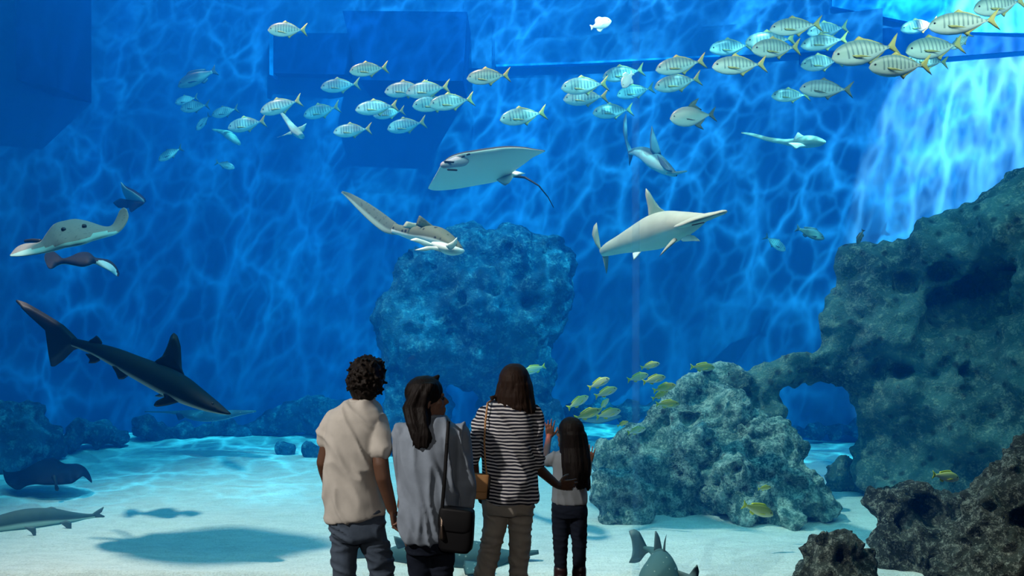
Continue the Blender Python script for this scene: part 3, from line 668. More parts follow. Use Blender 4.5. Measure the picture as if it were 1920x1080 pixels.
ray('stingray', 'grey-backed ray with one wing tip curled up near the left edge', [
    (19, 478, 20, 481, 8.3, 8.2), (31, 464, 37, 481, 8.4, 8.1), (48, 457, 61, 478, 8.45, 8.05), (75, 455, 88, 473, 8.5, 8.0), (89, 438, 106, 469, 8.55, 7.95), (103, 421, 122, 464, 8.6, 7.9), (122, 415, 139, 461, 8.6, 7.9),
    (143, 412, 157, 457, 8.6, 7.9), (169, 418, 176, 450, 8.55, 7.95), (197, 429, 201, 442, 8.5, 8.0), (212, 423, 219, 437, 8.45, 8.1), (220, 406, 232, 426, 8.4, 8.15), (225, 394, 241, 408, 8.35, 8.2), (232, 389, 238, 393, 8.3, 8.25)],
    M['ray_grey'], .09, [(75, 452, 8.5, .02), (60, 451, 8.6, .02), (48, 452, 8.7, .016)], [(119, 430, 8.12, .022), (158, 424, 8.12, .022)], lips=[.2, .4, .5, .7, .86, .9, .9, .9, .86, .86, .95, 2, 2, 2])
ray('stingray', 'dark ray silhouette with pale wing edge just below the grey-backed ray', [
    (83, 480, 84, 488, 9.3, 9.2), (88, 472, 90, 502, 9.4, 9.1), (100, 471, 98, 504, 9.4, 9.1), (112, 480, 108, 498, 9.3, 9.2), (122, 487, 120, 494, 9.3, 9.2), (135, 481, 138, 497, 9.35, 9.15), (150, 474, 154, 500, 9.4, 9.1),
    (166, 474, 168, 497, 9.4, 9.1), (177, 484, 178, 494, 9.3, 9.2), (190, 485, 194, 502, 9.35, 9.15), (205, 488, 207, 509, 9.35, 9.15), (217, 498, 216, 516, 9.3, 9.2), (224, 512, 222, 519, 9.3, 9.2)], M['ray_dark'], .06, lips=[2]*8+[1, -.1, -.1, 0, 2])
r = ray('stingray', 'small dark triangular ray above the curled wing tip', [
    (226, 341, 229, 343, 11.4, 11.4), (228, 352, 237, 352, 11.5, 11.3), (231, 362, 254, 362, 11.6, 11.2), (236, 373, 272, 378, 11.7, 11.1), (240, 385, 258, 390, 11.6, 11.2), (244, 397, 247, 398, 11.5, 11.3)], M['ray_dark'], .07)
pxfin('pectoral_fin', [(240, 375, 11.6), (225, 372, 11.8), (212, 380, 12.0), (222, 390, 11.8), (242, 390, 11.6)], M['ray_dark'], r, 11.7)
ray('bull_ray', 'broad dark ray flapping over the sand beside the left edge boulder', [
    (5, 880, 7, 894, 10.5, 10.4), (14, 885, 14, 908, 10.6, 10.2), (31, 884, 33, 919, 10.6, 10.1), (48, 879, 50, 911, 10.6, 10.1), (67, 868, 67, 908, 10.7, 10.0), (83, 862, 84, 909, 10.7, 10.0), (102, 860, 102, 909, 10.7, 10.0),
    (118, 869, 118, 908, 10.7, 10.0), (133, 870, 135, 906, 10.6, 10.1), (145, 870, 147, 898, 10.6, 10.1), (157, 875, 156, 893, 10.5, 10.2), (167, 887, 164, 899, 10.4, 10.3), (173, 903, 172, 906, 10.4, 10.4)], M['ray_dark'], .08,
    [(102, 895, 9.95, .03), (105, 910, 9.9, .015), (107, 917, 9.9, .022)])
ray('stingray', 'pale flat ray skimming the distant sand beneath the yellow fish', [
    (1086, 788, 1088, 790, 11.6, 11.5), (1100, 782, 1104, 792, 11.8, 11.2), (1118, 780, 1124, 794, 11.9, 11.1), (1140, 780, 1148, 788, 11.8, 11.2), (1162, 778, 1166, 781, 11.6, 11.4)], M['wedge'], .04)
# unseen ray added above the frame to cast the oval sand shadow
tgt = Vector((-2.67, 8.3, -.3)); shp = tgt.lerp(sun_from, .27)
o = thing('stingray', 'unseen oval ray added high above the sand to shade it', 'ray', shp)
rings = []; att = []
for t, hh in ((-.70, .10), (-.62, .25), (-.45, .36), (-.2, .42), (.05, .42), (.3, .36), (.5, .25), (.66, .12), (.76, .03)):
    rings.append([Vector((t, math.cos(a)*hh, math.sin(a)*.05)) for a in [2*math.pi*k/24 for k in range(24)]]); att += [.5-.5*math.sin(2*math.pi*k/24) for k in range(24)]
V, F = loft(rings); link_mesh('body', V, F, M['ray_dark'], o, True, att)
V, F = capsule((.7, 0, 0), (1.05, .02, 0), .02, .006, 8); link_mesh('tail', V, F, M['findark'], o)

# ------------------------------------------------------------ fish
def fish_parts(profile, mats, tail, dorsal, anal, pect, eye, wid=.38):
    """unit fish: nose at x=+.5, tail tip at x=-.5"""
    rings = []; att = []
    for x, zt, zb in profile:
        c = (zt+zb)/2; h = (zt-zb)/2
        wv = h*wid/ .5 * .5*1.6
        for_ = []
        for j in range(16):
            a = 2*math.pi*j/16
            for_.append(Vector((x, math.sin(a)*h*wid, c+math.cos(a)*h))); att.append(.5-.5*math.cos(a))
        rings.append(for_)
    V, F = loft(rings)
    P_ = [('body', V, F, mats[0], att)]
    for nm, pl in (('tail_fin', tail), ('dorsal_fin', dorsal), ('anal_fin', anal)):
        v, f = fin([(x, 0, z) for x, z in pl], .012); P_.append((nm, v, f, mats[1], None))
    for sgn in (-1, 1):
        v, f = fin([(x, sgn*y, z) for x, y, z in pect], .008); P_.append(('pectoral_fin', v, f, mats[1], None))
    for sgn in (-1, 1):
        v, f = capsule((eye[0], sgn*eye[1], eye[2]), (eye[0], sgn*(eye[1]+.003), eye[2]), eye[3], eye[3], 8); P_.append(('eye', v, f, M['eye'], None))
    return P_
def make_proto(name, parts):
    o = thing(name, '', ''); 
    for nm, v, f, m, a in parts: link_mesh(nm, v, f, m, o, True, a)
    return o
def fish_mat(name, top, side, belly, bars=None, rough=.35):
    m = mat(name, side, rough, .5); n = NB(m); at = n.new('ShaderNodeAttribute', attribute_name='under')
    base = n.ramp(at.outputs['Fac'], [(.08, top), (.4, side), (.8, belly)])
    if bars:
        sp_, col, amt = bars
        t = n.new('ShaderNodeTexCoord'); sx_ = n.new('ShaderNodeSeparateXYZ'); n.L.new(t.outputs['Object'], sx_.inputs[0])
        wv = n.math('SINE', n.math('MULTIPLY', sx_.outputs[0], sp_))
        f = n.math('MULTIPLY', n.math('GREATER_THAN', wv, .35), amt)
        f = n.math('MULTIPLY', f, n.math('LESS_THAN', at.outputs['Fac'], .72))
        f = n.math('MULTIPLY', f, n.math('LESS_THAN', sx_.outputs[0], .30))
        base = n.mix(f, base, col)
    n.color(base); return m
M['trev'] = fish_mat('trevally_skin', (.13, .20, .17), (.34, .44, .37), (.62, .72, .64), (95, (.08, .15, .15), .7))
M['trevfin'] = mat('trevally_fin', (.42, .37, .10), .5)
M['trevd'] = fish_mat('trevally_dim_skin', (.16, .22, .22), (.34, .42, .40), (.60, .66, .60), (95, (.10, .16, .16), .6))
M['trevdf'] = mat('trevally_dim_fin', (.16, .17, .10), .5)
M['snap'] = fish_mat('snapper_skin', (.66, .68, .20), (.84, .84, .50), (.90, .90, .80))
M['snapfin'] = mat('snapper_fin', (.78, .76, .05), .5)
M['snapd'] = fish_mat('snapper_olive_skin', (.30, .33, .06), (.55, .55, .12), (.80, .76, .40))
M['dull'] = fish_mat('dull_fish_skin', (.04, .09, .10), (.08, .15, .14), (.20, .30, .26))
M['dullfin'] = mat('dull_fish_fin', (.05, .09, .10), .5)
M['pale'] = fish_mat('pale_fish_skin', (.55, .62, .60), (.80, .80, .78), (.9, .9, .88))
M['permit'] = fish_mat('permit_skin', (.22, .27, .24), (.46, .50, .40), (.78, .80, .68))
prof_t = [(.5, .0, -.015), (.485, .025, -.04), (.45, .075, -.08), (.40, .115, -.11), (.32, .15, -.145), (.22, .175, -.165), (.10, .180, -.170), (-.02, .160, -.150), (-.13, .115, -.110), (-.22, .065, -.065), (-.29, .03, -.03), (-.34, .016, -.016)]
tail_t = [(-.31, .012), (-.36, .05), (-.43, .12), (-.5, .17), (-.46, .09), (-.425, .0), (-.46, -.09), (-.5, -.17), (-.43, -.12), (-.36, -.05), (-.31, -.012)]
dors_t = [(.16, .15), (.06, .225), (.02, .19), (-.1, .145), (-.27, .05), (-.12, .09)]
anal_t = [(.02, -.14), (-.04, -.215), (-.08, -.16), (-.26, -.05), (-.12, -.09)]
pec_t = [(.24, .062, -.03), (.12, .085, -.05), (-.02, .09, -.10), (.06, .08, -.09), (.2, .066, -.07)]
t_proto = make_proto('trevally', fish_parts(prof_t, (M['trev'], M['trevfin']), tail_t, dors_t, anal_t, pec_t, (.41, .032, .03, .017)))
td_proto = make_proto('trevally', fish_parts(prof_t, (M['trevd'], M['trevdf']), tail_t, dors_t, anal_t, pec_t, (.41, .032, .03, .017)))
prof_p = [(x, zt*1.22, zb*1.25) for x, zt, zb in prof_t]
p_proto = make_proto('pompano', fish_parts(prof_p, (M['permit'], M['trevdf']), tail_t, [(.1, .2), (.02, .30), (-.16, .38), (-.04, .26), (-.2, .12), (-.1, .12)], [(0, -.18), (-.08, -.25), (-.2, -.31), (-.14, -.2), (-.25, -.08), (-.12, -.12)], pec_t, (.41, .036, .03, .017)))
prof_s = [(.5, -.01, -.03), (.48, .02, -.055), (.43, .075, -.09), (.36, .12, -.12), (.26, .155, -.15), (.14, .17, -.16), (.0, .155, -.15), (-.14, .115, -.115), (-.25, .07, -.07), (-.33, .045, -.045), (-.38, .04, -.04)]
tail_s = [(-.35, .035), (-.42, .08), (-.5, .14), (-.465, .03), (-.455, .0), (-.465, -.03), (-.5, -.14), (-.42, -.08), (-.35, -.035)]
dors_s = [(.24, .14), (.14, .215), (.0, .20), (-.12, .17), (-.24, .13), (-.26, .08), (-.1, .11)]
anal_s = [(-.04, -.13), (-.10, -.19), (-.2, -.15), (-.22, -.09)]
s_proto = make_proto('snapper', fish_parts(prof_s, (M['snap'], M['snapfin']), tail_s, dors_s, anal_s, pec_t, (.39, .034, .03, .022)))
sd_proto = make_proto('snapper', fish_parts(prof_s, (M['snapd'], M['snapfin']), tail_s, dors_s, anal_s, pec_t, (.39, .034, .03, .022)))
d_proto = make_proto('parrotfish', fish_parts(prof_s, (M['dull'], M['dullfin']), tail_s, dors_s, anal_s, pec_t, (.39, .034, .03, .02), .42))
pl_proto = make_proto('batfish', fish_parts([(x, zt*1.6, zb*1.6) for x, zt, zb in prof_s], (M['pale'], M['finpale']), [(-.35, .04), (-.42, .10), (-.5, .14), (-.48, 0), (-.5, -.14), (-.42, -.1), (-.35, -.04)], [(.2, .2), (0, .36), (-.2, .3), (-.25, .1), (-.1, .2)], [(.1, -.2), (-.1, -.36), (-.22, -.28), (-.24, -.1)], pec_t, (.39, .04, .03, .022), .3))
protos = [t_proto, td_proto, p_proto, s_proto, sd_proto, d_proto, pl_proto]
def copy_tree(o, keep=('',)):
    c = o.copy(); C.objects.link(c)
    for ch in list(o.children):
        k = ch.copy(); C.objects.link(k); k.parent = c
    return c
def swim(proto, label, cat, group, nose, tail, size=None, Y=None, yaw=0.0, roll=0.0):
    lp = math.hypot(nose[0]-tail[0], nose[1]-tail[1])
    if Y is None: Y = min(12.8, max(7.6, size*FPX/lp))
    L = lp/FPX*Y
    a = P(*nose, Y-math.sin(yaw)*L/2); b = P(*tail, Y+math.sin(yaw)*L/2)
    X = (a-b); ln = X.length; X.normalize()
    up = Vector((0, math.sin(roll), math.cos(roll))); Yv = up.cross(X).normalized(); Z = X.cross(Yv)
    o = copy_tree(proto); m = Matrix((X, Yv, Z)).transposed().to_4x4()
    o.matrix_world = Matrix.Translation((a+b)/2) @ m @ Matrix.Scale(ln, 4)
    tag(o, label, cat, group); return o
TG = 'silver trevally schooling along the top of the tank'
T = [
 ((502, 56), (577, 56), 0, 'pale barred trevally swimming alone highest at upper left', 9.6),
 ((655, 134), (729, 126), 0, 'yellowish trevally in front of the dark hanging box', 9.9),
 ((601, 164), (676, 157), 0, 'silver trevally just below left of the yellowish one by the dark box', None),
 ((721, 172), (803, 163), 0, 'barred trevally half hidden behind another below the dark box', None),
 ((761, 174), (845, 162), 0, 'bright silver trevally overlapping a barred one below the dark box', None),
 ((875, 147), (958, 140), 0, 'whitish trevally alone just right of the dark hanging box', 9.3),
 ((488, 210), (567, 187), 0, 'silver trevally above the head-down guitarfish', None),
 ((569, 217), (638, 199), 0, 'silver trevally immediately right of the head-down guitarfish', None),
 ((666, 206), (748, 197), 0, 'barred trevally with a second one tucked under its tail', None),
 ((700, 217), (760, 207), 0, 'small trevally tucked under the tail of a barred one', 12.2),
 ((773, 199), (856, 190), 0, 'trevally whose tail is hidden behind a longer one, right of centre pair', 10.8),
 ((805, 197), (890, 185), 0, 'long trevally with its head over the tail of a neighbour', 10.2),
 ((726, 242), (800, 228), 0, 'silver trevally lowest of the middle group with a split tail', None),
 ((625, 248), (698, 241), 0, 'dull teal trevally low under the middle group', 11.6),
 ((427, 240), (500, 226), 0, 'pale trevally just above the blurred guitarfish', 12.0),
 ((937, 225), (1026, 210), 0, 'lone silver trevally above the eagle ray', None),
 ((1052, 165), (1142, 156), 0, 'barred trevally on top of a stacked pair above the far hammerhead', None),
 ((1056, 186), (1142, 180), 0, 'barred trevally at the bottom of a stacked pair', None),
 ((1130, 145), (1209, 130), 0, 'whitish trevally partly covered by the small pale oval fish', None),
 ((1156, 179), (1228, 164), 0, 'green-silver trevally just below the small pale oval fish', None),
 ((1227, 164), (1316, 146), 0, 'slender green trevally below the long pale streaked one', None),
 ((1111, 212), (1188, 205), 0, 'barred trevally directly above the upright shark tail', None),
 ((1229, 131), (1325, 113), 0, 'green trevally leading the dense right school', None),
 ((1335, 125), (1439, 120), 0, 'strongly barred trevally hanging beneath the dense right school', None),
 ((1330, 93), (1412, 84), 0, 'trevally with a pale back above the strongly barred one', None),
 ((1409, 93), (1502, 88), 0, 'bright-faced trevally in the middle of the dense right school', 9.0),
 ((1397, 79), (1494, 72), 0, 'shaded trevally behind the bright-faced one', 10.2),
 ((1443, 55), (1543, 44), 0, 'green barred trevally at the top edge of the dense right school', None),
 ((1501, 86), (1592, 72), 0, 'blue-silver trevally right of the bright-faced one', None),
 ((1513, 62), (1592, 50), 0, 'hazy trevally above the blue-silver one in the right school', 10.9),
 ((1501, 123), (1580, 112), 0, 'dull trevally beneath the blue-silver one in the right school', 10.2),
 ((1559, 109), (1688, 84), 0, 'longest trevally, angled up, in the dense right school', 8.2),
 ((1629, 126), (1747, 121), 0, 'golden barred trevally with yellow anal fin at the right', 7.9),
 ((1698, 97), (1808, 82), 0, 'trevally with orange tail above the bright wall patch', 8.6),
 ((1700, 112), (1779, 117), 0, 'trevally behind the golden barred one with only its tail showing', 9.8),
 ((1740, 50), (1875, 36), 0, 'big silver trevally against the bright strip at top right', 7.9),
 ((1688, 56), (1760, 42), 0, 'faint small trevally behind the big silver one at top right', 11.2),
 ((1825, 18), (1925, 0), 0, 'trevally cut off by the top right corner', 8.6),
 ((1446, 180), (1520, 178), 0, 'pale green trevally with a dark one over its tail', 10.6),
 ((1499, 166), (1601, 168), 1, 'dark trevally overlapping the tail of a pale green one', 9.4),
 ((397, 216), (448, 203), 1, 'dim trevally between the surgeonfish and the head-down guitarfish', 12.8),
 ((338, 204), (394, 196), 1, 'dim trevally below the dark surgeonfish', 12.8),
 ((328, 193), (372, 182), 1, 'barely visible trevally directly under the dark surgeonfish', 13.2),
 ((297, 300), (343, 276), 1, 'dim trevally alone at far left below the school', 12.8),
 ((368, 244), (394, 214), 1, 'tiny dim fish left of the blurred guitarfish', 13.4),
 ((1783, 92), (1822, 62), 0, 'trevally turning away behind the orange-tailed one', 9.6),
]
for k, (a, b, dim, lab, Yd) in enumerate(T):
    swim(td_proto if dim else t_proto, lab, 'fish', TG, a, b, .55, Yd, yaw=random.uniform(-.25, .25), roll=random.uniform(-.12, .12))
swim(td_proto, 'dim brownish fish facing right below the left school', 'fish', None, (440, 315), (403, 304), .5, 12.8)
swim(p_proto, 'deep-bodied pompano with sickle fins right of centre top', 'fish', None, (1256, 222), (1344, 214), .5, 9.4)
S = [
 ((1143, 709), (1103, 728), 0, 'upper left pale yellow snapper of the five above the girl'),
 ((1157, 727), (1115, 744), 0, 'second highest yellow snapper of the cluster above the girl'),
 ((1103, 742), (1064, 766), 0, 'yellow snapper nearest the girl raised hand'),
 ((1141, 747), (1125, 768), 0, 'small yellow snapper squeezed between others above the girl'),
 ((1126, 768), (1077, 785), 1, 'olive yellow snapper directly over the girl head'),
 ((1164, 769), (1117, 782), 0, 'pale snapper lowest right of the cluster above the girl'),
 ((1237, 681), (1201, 690), 0, 'topmost yellow snapper of the right hand cluster'),
 ((1216, 702), (1176, 713), 0, 'left snapper of the overlapping pair in the right hand cluster'),
 ((1248, 706), (1205, 717), 0, 'right snapper of the overlapping pair in the right hand cluster'),
 ((1267, 721), (1224, 733), 1, 'grey-headed snapper touching the rock mound edge'),
 ((1253, 733), (1222, 748), 1, 'shadowy olive snapper half behind the grey-headed one'),
 ((1274, 757), (1229, 758), 1, 'thin olive snapper lying level before the rock mound'),
 ((1211, 803), (1176, 812), 0, 'yellow snapper against the left slope of the rock mound'),
 ((1178, 790), (1157, 799), 1, 'tiny dark yellow snapper at the foot of the mound slope'),
 ((1340, 689), (1294, 688), 1, 'yellow-tailed snapper resting on top of the rock mound'),
 ((1799, 897), (1748, 890), 0, 'bright lemon snapper over the flat topped dark boulder'),
 ((1450, 965), (1392, 946), 1, 'golden brown snapper at the foot of the broad speckled boulder'),
 ((1446, 913), (1421, 917), 1, 'faint pale snapper in front of the broad speckled boulder'),
]
SY = {14: 9.6, 15: 7.7, 16: 8.0, 17: 8.3, 12: 8.9}
for k, (a, b, dim, lab) in enumerate(S):
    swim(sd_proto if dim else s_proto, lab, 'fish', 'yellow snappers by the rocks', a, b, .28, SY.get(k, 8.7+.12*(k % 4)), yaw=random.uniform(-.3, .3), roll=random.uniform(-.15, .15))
swim(d_proto, 'dark rounded surgeonfish above the dim left school', 'fish', None, (333, 161), (407, 131), .5, 12.2)
swim(d_proto, 'dark teal parrotfish left of the big rock shoulder', 'fish', None, (1546, 447), (1492, 427), .5, 10.6)
swim(d_proto, 'small dark brownish fish facing away near the left school', 'fish', None, (425, 312), (402, 303), .5, 13.6) if False else None
swim(td_proto, 'faint green fish left of the dark teal parrotfish', 'fish', None, (1473, 470), (1433, 442), .5, 12.4)
swim(s_proto, 'pale green fish peeking out behind the long-haired woman', 'fish', None, (980, 699), (1023, 686), .4, 11.2)
swim(t_proto, 'very faint round fish between man and dark-haired woman', 'fish', None, (727, 697), (768, 683), .4, 13.0)
swim(pl_proto, 'small white oval fish at the top centre', 'fish', None, (1146, 38), (1107, 52), .3, 9.5, yaw=.3)
swim(pl_proto, 'small pale oval fish over a trevally tail', 'fish', None, (1166, 163), (1187, 136), .3, 8.9, yaw=.4)
swim(d_proto, 'tiny dark fish upright on the big rock shoulder', 'fish', None, (1607, 458), (1619, 430), .2, 9.6)
for p in protos:
    for ch in list(p.children): bpy.data.objects.remove(ch)
    bpy.data.objects.remove(p)

# ------------------------------------------------------------ people
def ell(c, ax, n=16, k=10):
    c = Vector(c); a, b, d = [Vector(v) for v in ax]; R = []
    for i in range(1, k):
        t = math.pi*i/k
        R.append([c+d*math.cos(t)+(a*math.cos(2*math.pi*j/n)+b*math.sin(2*math.pi*j/n))*math.sin(t) for j in range(n)])
    return loft(R)
def torso(rings, Y0, n=36, ex=2.5):
    """rings: (py, x left, x right, half depth m, dy)"""
    R = []
    for r in rings:
        py, xl, xr, hd = r[:4]; dy = r[4] if len(r) > 4 else 0; tilt = r[5] if len(r) > 5 else 0
        a = P(xl, py, Y0+dy); b = P(xr, py, Y0+dy); c = (a+b)/2; hw = (b.x-a.x)/2
        ring = []
        for j in range(n):
            t = 2*math.pi*j/n; cs, sn = math.cos(t), math.sin(t)
            x = math.copysign(abs(cs)**(2/ex), cs)*hw; y = math.copysign(abs(sn)**(2/ex), sn)*hd
            ring.append(Vector((c.x+x, c.y+y, c.z-tilt*x)))
        R.append(ring)
    return loft(R)
def chain(pl, Y0):
    """pl: (px, py, radius px, dy)"""
    out = []
    q = [(P(a[0], a[1], Y0+(a[3] if len(a) > 3 else 0)), a[2]/FPX*Y0) for a in pl]
    for (a, ra), (b, rb) in zip(q[:-1], q[1:]): out.append(capsule(a, b, ra, rb, 16))
    return out
def hand(wr, d, palm, thumb, L=.18, curl=.35, spread=.12, curls=None, slim=1.0):
    """wr wrist, d pointing direction, palm normal the fingers bend towards, thumb side vector"""
    wr = Vector(wr); d = Vector(d).normalized(); palm = Vector(palm); palm = (palm-d*palm.dot(d)).normalized()
    th = Vector(thumb); th = (th-d*th.dot(d)-palm*th.dot(palm)).normalized()
    s = L/.18; out = []
    kn = []
    for i, (off, ln) in enumerate(((.030, .070), (.010, .078), (-.010, .073), (-.029, .058))):
        k = wr+d*(.088-.006*abs(i-1))*s+th*off*s
        kn.append((k, ln*s, off)); out.append(capsule(wr+th*off*.6*s+d*.008, k, .013*s, .0115*s, 10))
    for i, (k, ln, off) in enumerate(kn):
        c = curls[i] if curls else curl*(1+.22*i)
        dd = (d+th*off*spread/.03).normalized(); p = k; r = .0092*s*slim
        for seg, f in enumerate((.46, .30, .24)):
            ang = c*(1.0 if seg else .6)
            dd = (dd*math.cos(ang)+palm*math.sin(ang)).normalized() if seg or c else dd
            q = p+dd*ln*f; out.append(capsule(p, q, r, r*.9, 8)); p = q; r *= .92
    b = wr+d*.022*s+th*.024*s
    t1 = b+(d*.55+th*.75+palm*.25).normalized()*.038*s; t2 = t1+(d*.85+th*.4+palm*.3).normalized()*.030*s; t3 = t2+(d*.95+th*.15+palm*.35).normalized()*.022*s
    out += [capsule(b, t1, .014*s, .0115*s, 8), capsule(t1, t2, .0110*s, .0100*s, 8), capsule(t2, t3, .0098*s, .0080*s, 8)]
    return out
def head_parts(c, f, u, s=.92):
    c = Vector(c); f = Vector(f).normalized(); u = Vector(u); u = (u-f*u.dot(f)).normalized(); r = f.cross(u)
    p = lambda a, b, h: c+(f*a+r*b+u*h)*s
    E = lambda a, b, h, ra, rb, rh: ell(p(a, b, h), (f*ra*s, r*rb*s, u*rh*s))
    out = [E(-.012, 0, .030, .100, .080, .098), E(.030, 0, -.03, .062, .060, .090), E(.045, 0, -.07, .050, .046, .050),
           capsule(p(.078, 0, -.108), p(.070, 0, -.112), .020*s, .024*s), capsule(p(.086, 0, .018), p(.112, 0, -.024), .010*s, .012*s, 10),
           capsule(p(.098, -.014, -.03), p(.098, .014, -.03), .009*s, .009*s, 10), capsule(p(.090, -.02, -.056), p(.090, .02, -.056), .009*s, .009*s, 10),
           capsule(p(.088, -.018, -.070), p(.088, .018, -.070), .009*s, .009*s, 10), capsule(p(.082, -.045, .026), p(.082, .045, .026), .012*s, .012*s, 10)]
    for sd in (-1, 1):
        out.append(capsule(p(-.006, sd*.078, .008), p(-.012, sd*.081, -.028), .016*s, .010*s, 10, (r, .55)))
        out.append(E(.058, sd*.038, -.018, .026, .024, .026))
    eyes = [(p(.078, sd*.031, .006), f*.004, .012*s) for sd in (-1, 1)]
    return out, eyes, (c, f, u, r, s)
def fold(amp, dirv, freq, along=.25, seed=0, fine=.0):
    dv = Vector(dirv).normalized()
    oth = dv.orthogonal().normalized(); ot2 = dv.cross(oth)
    def g(p, n):
        a = p.dot(dv); q = Vector((a*freq, p.dot(oth)*freq*along, p.dot(ot2)*freq*along))+Vector((seed, seed*2, 0))
        v = noise.noise(q+Vector((noise.noise(p*5)*.8, 0, 0)))
        v2 = noise.noise(p*6+Vector((seed, 0, 0)))
        rd = max(0, 1-abs(v)*3.6)**1.3
        return amp*(rd*.95-.05)+amp*v2*.45
    return g
def cloth(name, base, rough=.9, weave=350, amt=.12):
    m = mat(name, base, rough, .1); n = NB(m); v = n.coord()
    f = n.noise(v, weave, 2, .5); g = n.noise(v, 14, 4, .6)
    n.color(n.mix(g, tuple(c*(1-amt*1.5) for c in base), tuple(min(1, c*(1+amt)) for c in base))); n.bump(f, .25, .002); return m
M['skin'] = mat('skin_brown', (.20, .095, .055), .5, .35); n = NB(M['skin']); n.color(n.mix(n.noise(n.coord(), 18, 3), (.09, .042, .026), (.13, .065, .040)))
M['skin2'] = mat('skin_tan', (.32, .17, .11), .5, .35); n = NB(M['skin2']); n.color(n.mix(n.noise(n.coord(), 18, 3), (.16, .08, .055), (.21, .11, .075)))
def hair_mat(name, a, b, stretch=(60, 60, 5)):
    m = mat(name, a, .6, .15); n = NB(m); f = n.noise(n.coord(scale=stretch), 1.0, 4, .6); n.color(n.mix(f, a, b)); n.bump(f, .7, .01); return m
M['hair_black'] = hair_mat('hair_black', (.003, .002, .002), (.010, .006, .005))
M['hair_curl'] = hair_mat('hair_curl', (.004, .003, .003), (.018, .012, .009), (40, 40, 40))
M['hair_brown'] = hair_mat('hair_brown', (.009, .0045, .003), (.034, .017, .011))
M['beige'] = cloth('tshirt_beige', (.50, .465, .42)); M['denim'] = cloth('jeans_blue_grey', (.075, .10, .14), .9, 420, .35)
M['chambray'] = cloth('shirt_grey_blue', (.23, .27, .33), .9, 350, .2); M['navy'] = cloth('jeans_navy', (.012, .016, .028), .9, 420, .3)
M['khaki'] = cloth('trousers_khaki', (.36, .32, .27), .9, 350, .12); M['greytee'] = cloth('tshirt_grey', (.22, .24, .26)); M['black'] = mat('leather_black', (.004, .004, .005), .6, .2)
M['tan'] = mat('leather_tan', (.46, .23, .09), .55, .35); M['metal'] = mat('metal_bronze', (.5, .38, .30), .3, .5); M['metal'].node_tree.nodes['Principled BSDF'].inputs['Metallic'].default_value = 1
M['boot'] = mat('boot_leather', (.030, .012, .014), .4, .4); M['shoe'] = mat('shoe_canvas', (.03, .03, .035), .8, .2)
M['stripe'] = mat('shirt_striped', (.7, .7, .7), .9, .1); n = NB(M['stripe'])
tcn = n.new('ShaderNodeTexCoord'); sp_ = n.new('ShaderNodeSeparateXYZ'); n.L.new(tcn.outputs['Object'], sp_.inputs[0])
zz = n.math('ADD', sp_.outputs[2], n.math('MULTIPLY', sp_.outputs[0], .03)); zz = n.math('ADD', zz, n.math('MULTIPLY', n.noise(tcn.outputs['Object'], 7, 2), .025))
fr_ = n.math('FRACT', n.math('MULTIPLY', zz, 1/.0200)); n.color(n.mix(n.math('GREATER_THAN', fr_, .46), (.62, .60, .60), (.018, .020, .034)))

def build_person(label, Y0, feet, body, eyes, skin, loc_px):
    base = P(loc_px, 540, Y0); base.z = 0
    t = thing('person', label, 'person', base)
    me = remesh(body, .0055, 2); me.transform(Matrix.Translation(-base))
    b = put('body', me, skin, t)
    for c, d, r in eyes:
        V, F = capsule(c, c+d, r, r, 12); link_mesh('eye', [v-base for v in V], F, M['eye'], t)
    def add(name, parts, m, voxel=.009, disp=None, sm=3, lab=None):
        me = remesh(parts, voxel, sm, disp); me.transform(Matrix.Translation(-base)); o = put(name, me, m, t)
        if lab: o['label'] = lab
        return o
    return t, add, base
def foot_parts(px, Y0, rpx, L=.26, dx=0.0, h=.05):
    x = (px-960)/FPX*Y0; r = rpx/FPX*Y0
    return [capsule((x, Y0-.05, h), (x+dx*.5, Y0+L*.45, h*.8), .044, .042, 14, ((0, 0, 1), .95)), capsule((x+dx*.5, Y0+L*.45, h*.8), (x+dx, Y0+L*.62, h*.72), .042, .034, 14, ((0, 0, 1), .9)), capsule((x, Y0-.03, h), (x, Y0-.02, h+.07), .045, .042, 14)]
def stacked(pl, Y0, fold_c):
    return chain(pl, Y0)
def strands(paths, Y0, r0, r1):
    out = []
    for pl in paths:
        q = [P(a[0], a[1], Y0+a[2]) for a in pl]; m_ = len(q)-1
        for i in range(m_):
            ra = r0+(r1-r0)*i/m_; rb = r0+(r1-r0)*(i+1)/m_; out.append(capsule(q[i], q[i+1], ra, rb, 8))
    return out

# --- man in beige t-shirt
Y0 = 4.68
hd, eyes, (hc, hf, hu, hr, hs) = head_parts(P(690, 714, Y0+.02), (.35, .92, .10), (.16, 0, 1), .90)
body = hd + chain([(686, 735, 19, .0), (676, 765, 21, 0)], Y0)
tor = [(758, 658, 694, .05), (768, 645, 702, .07), (780, 628, 708, .09), (800, 622, 710, .105), (850, 622, 704, .115), (900, 620, 702, .105), (935, 622, 706, .105), (968, 628, 712, .105), (985, 634, 708, .09)]
body += [torso(tor, Y0)]
body += chain([(626, 792, 16), (607, 866, 13.5, .0), (610, 880, 13.5, .03), (619, 922, 9, .16)], Y0)
body += hand(P(619, 922, Y0+.16), (.25, .25, -.9), (1, .3, 0), (0, 1, 0), .17, .3)
body += chain([(706, 798, 16, -.02), (714, 870, 15, -.085), (718, 895, 14, -.09), (735, 955, 10, -.04)], Y0)
body += hand(P(735, 955, Y0-.04), (.16, .05, -.98), (.9, -.1, 0), (0, .9, .1), .17, .4, .1)
body += chain([(648, 985, 21), (645, 1090, 15, .0), (643, 1245, 12)], Y0) + chain([(690, 985, 21), (714, 1085, 15, .02), (712, 1245, 12)], Y0)
t, add, base = build_person('curly-haired man in a beige t-shirt and jeans looking up to the right', Y0, None, body, eyes, M['skin'], 680)
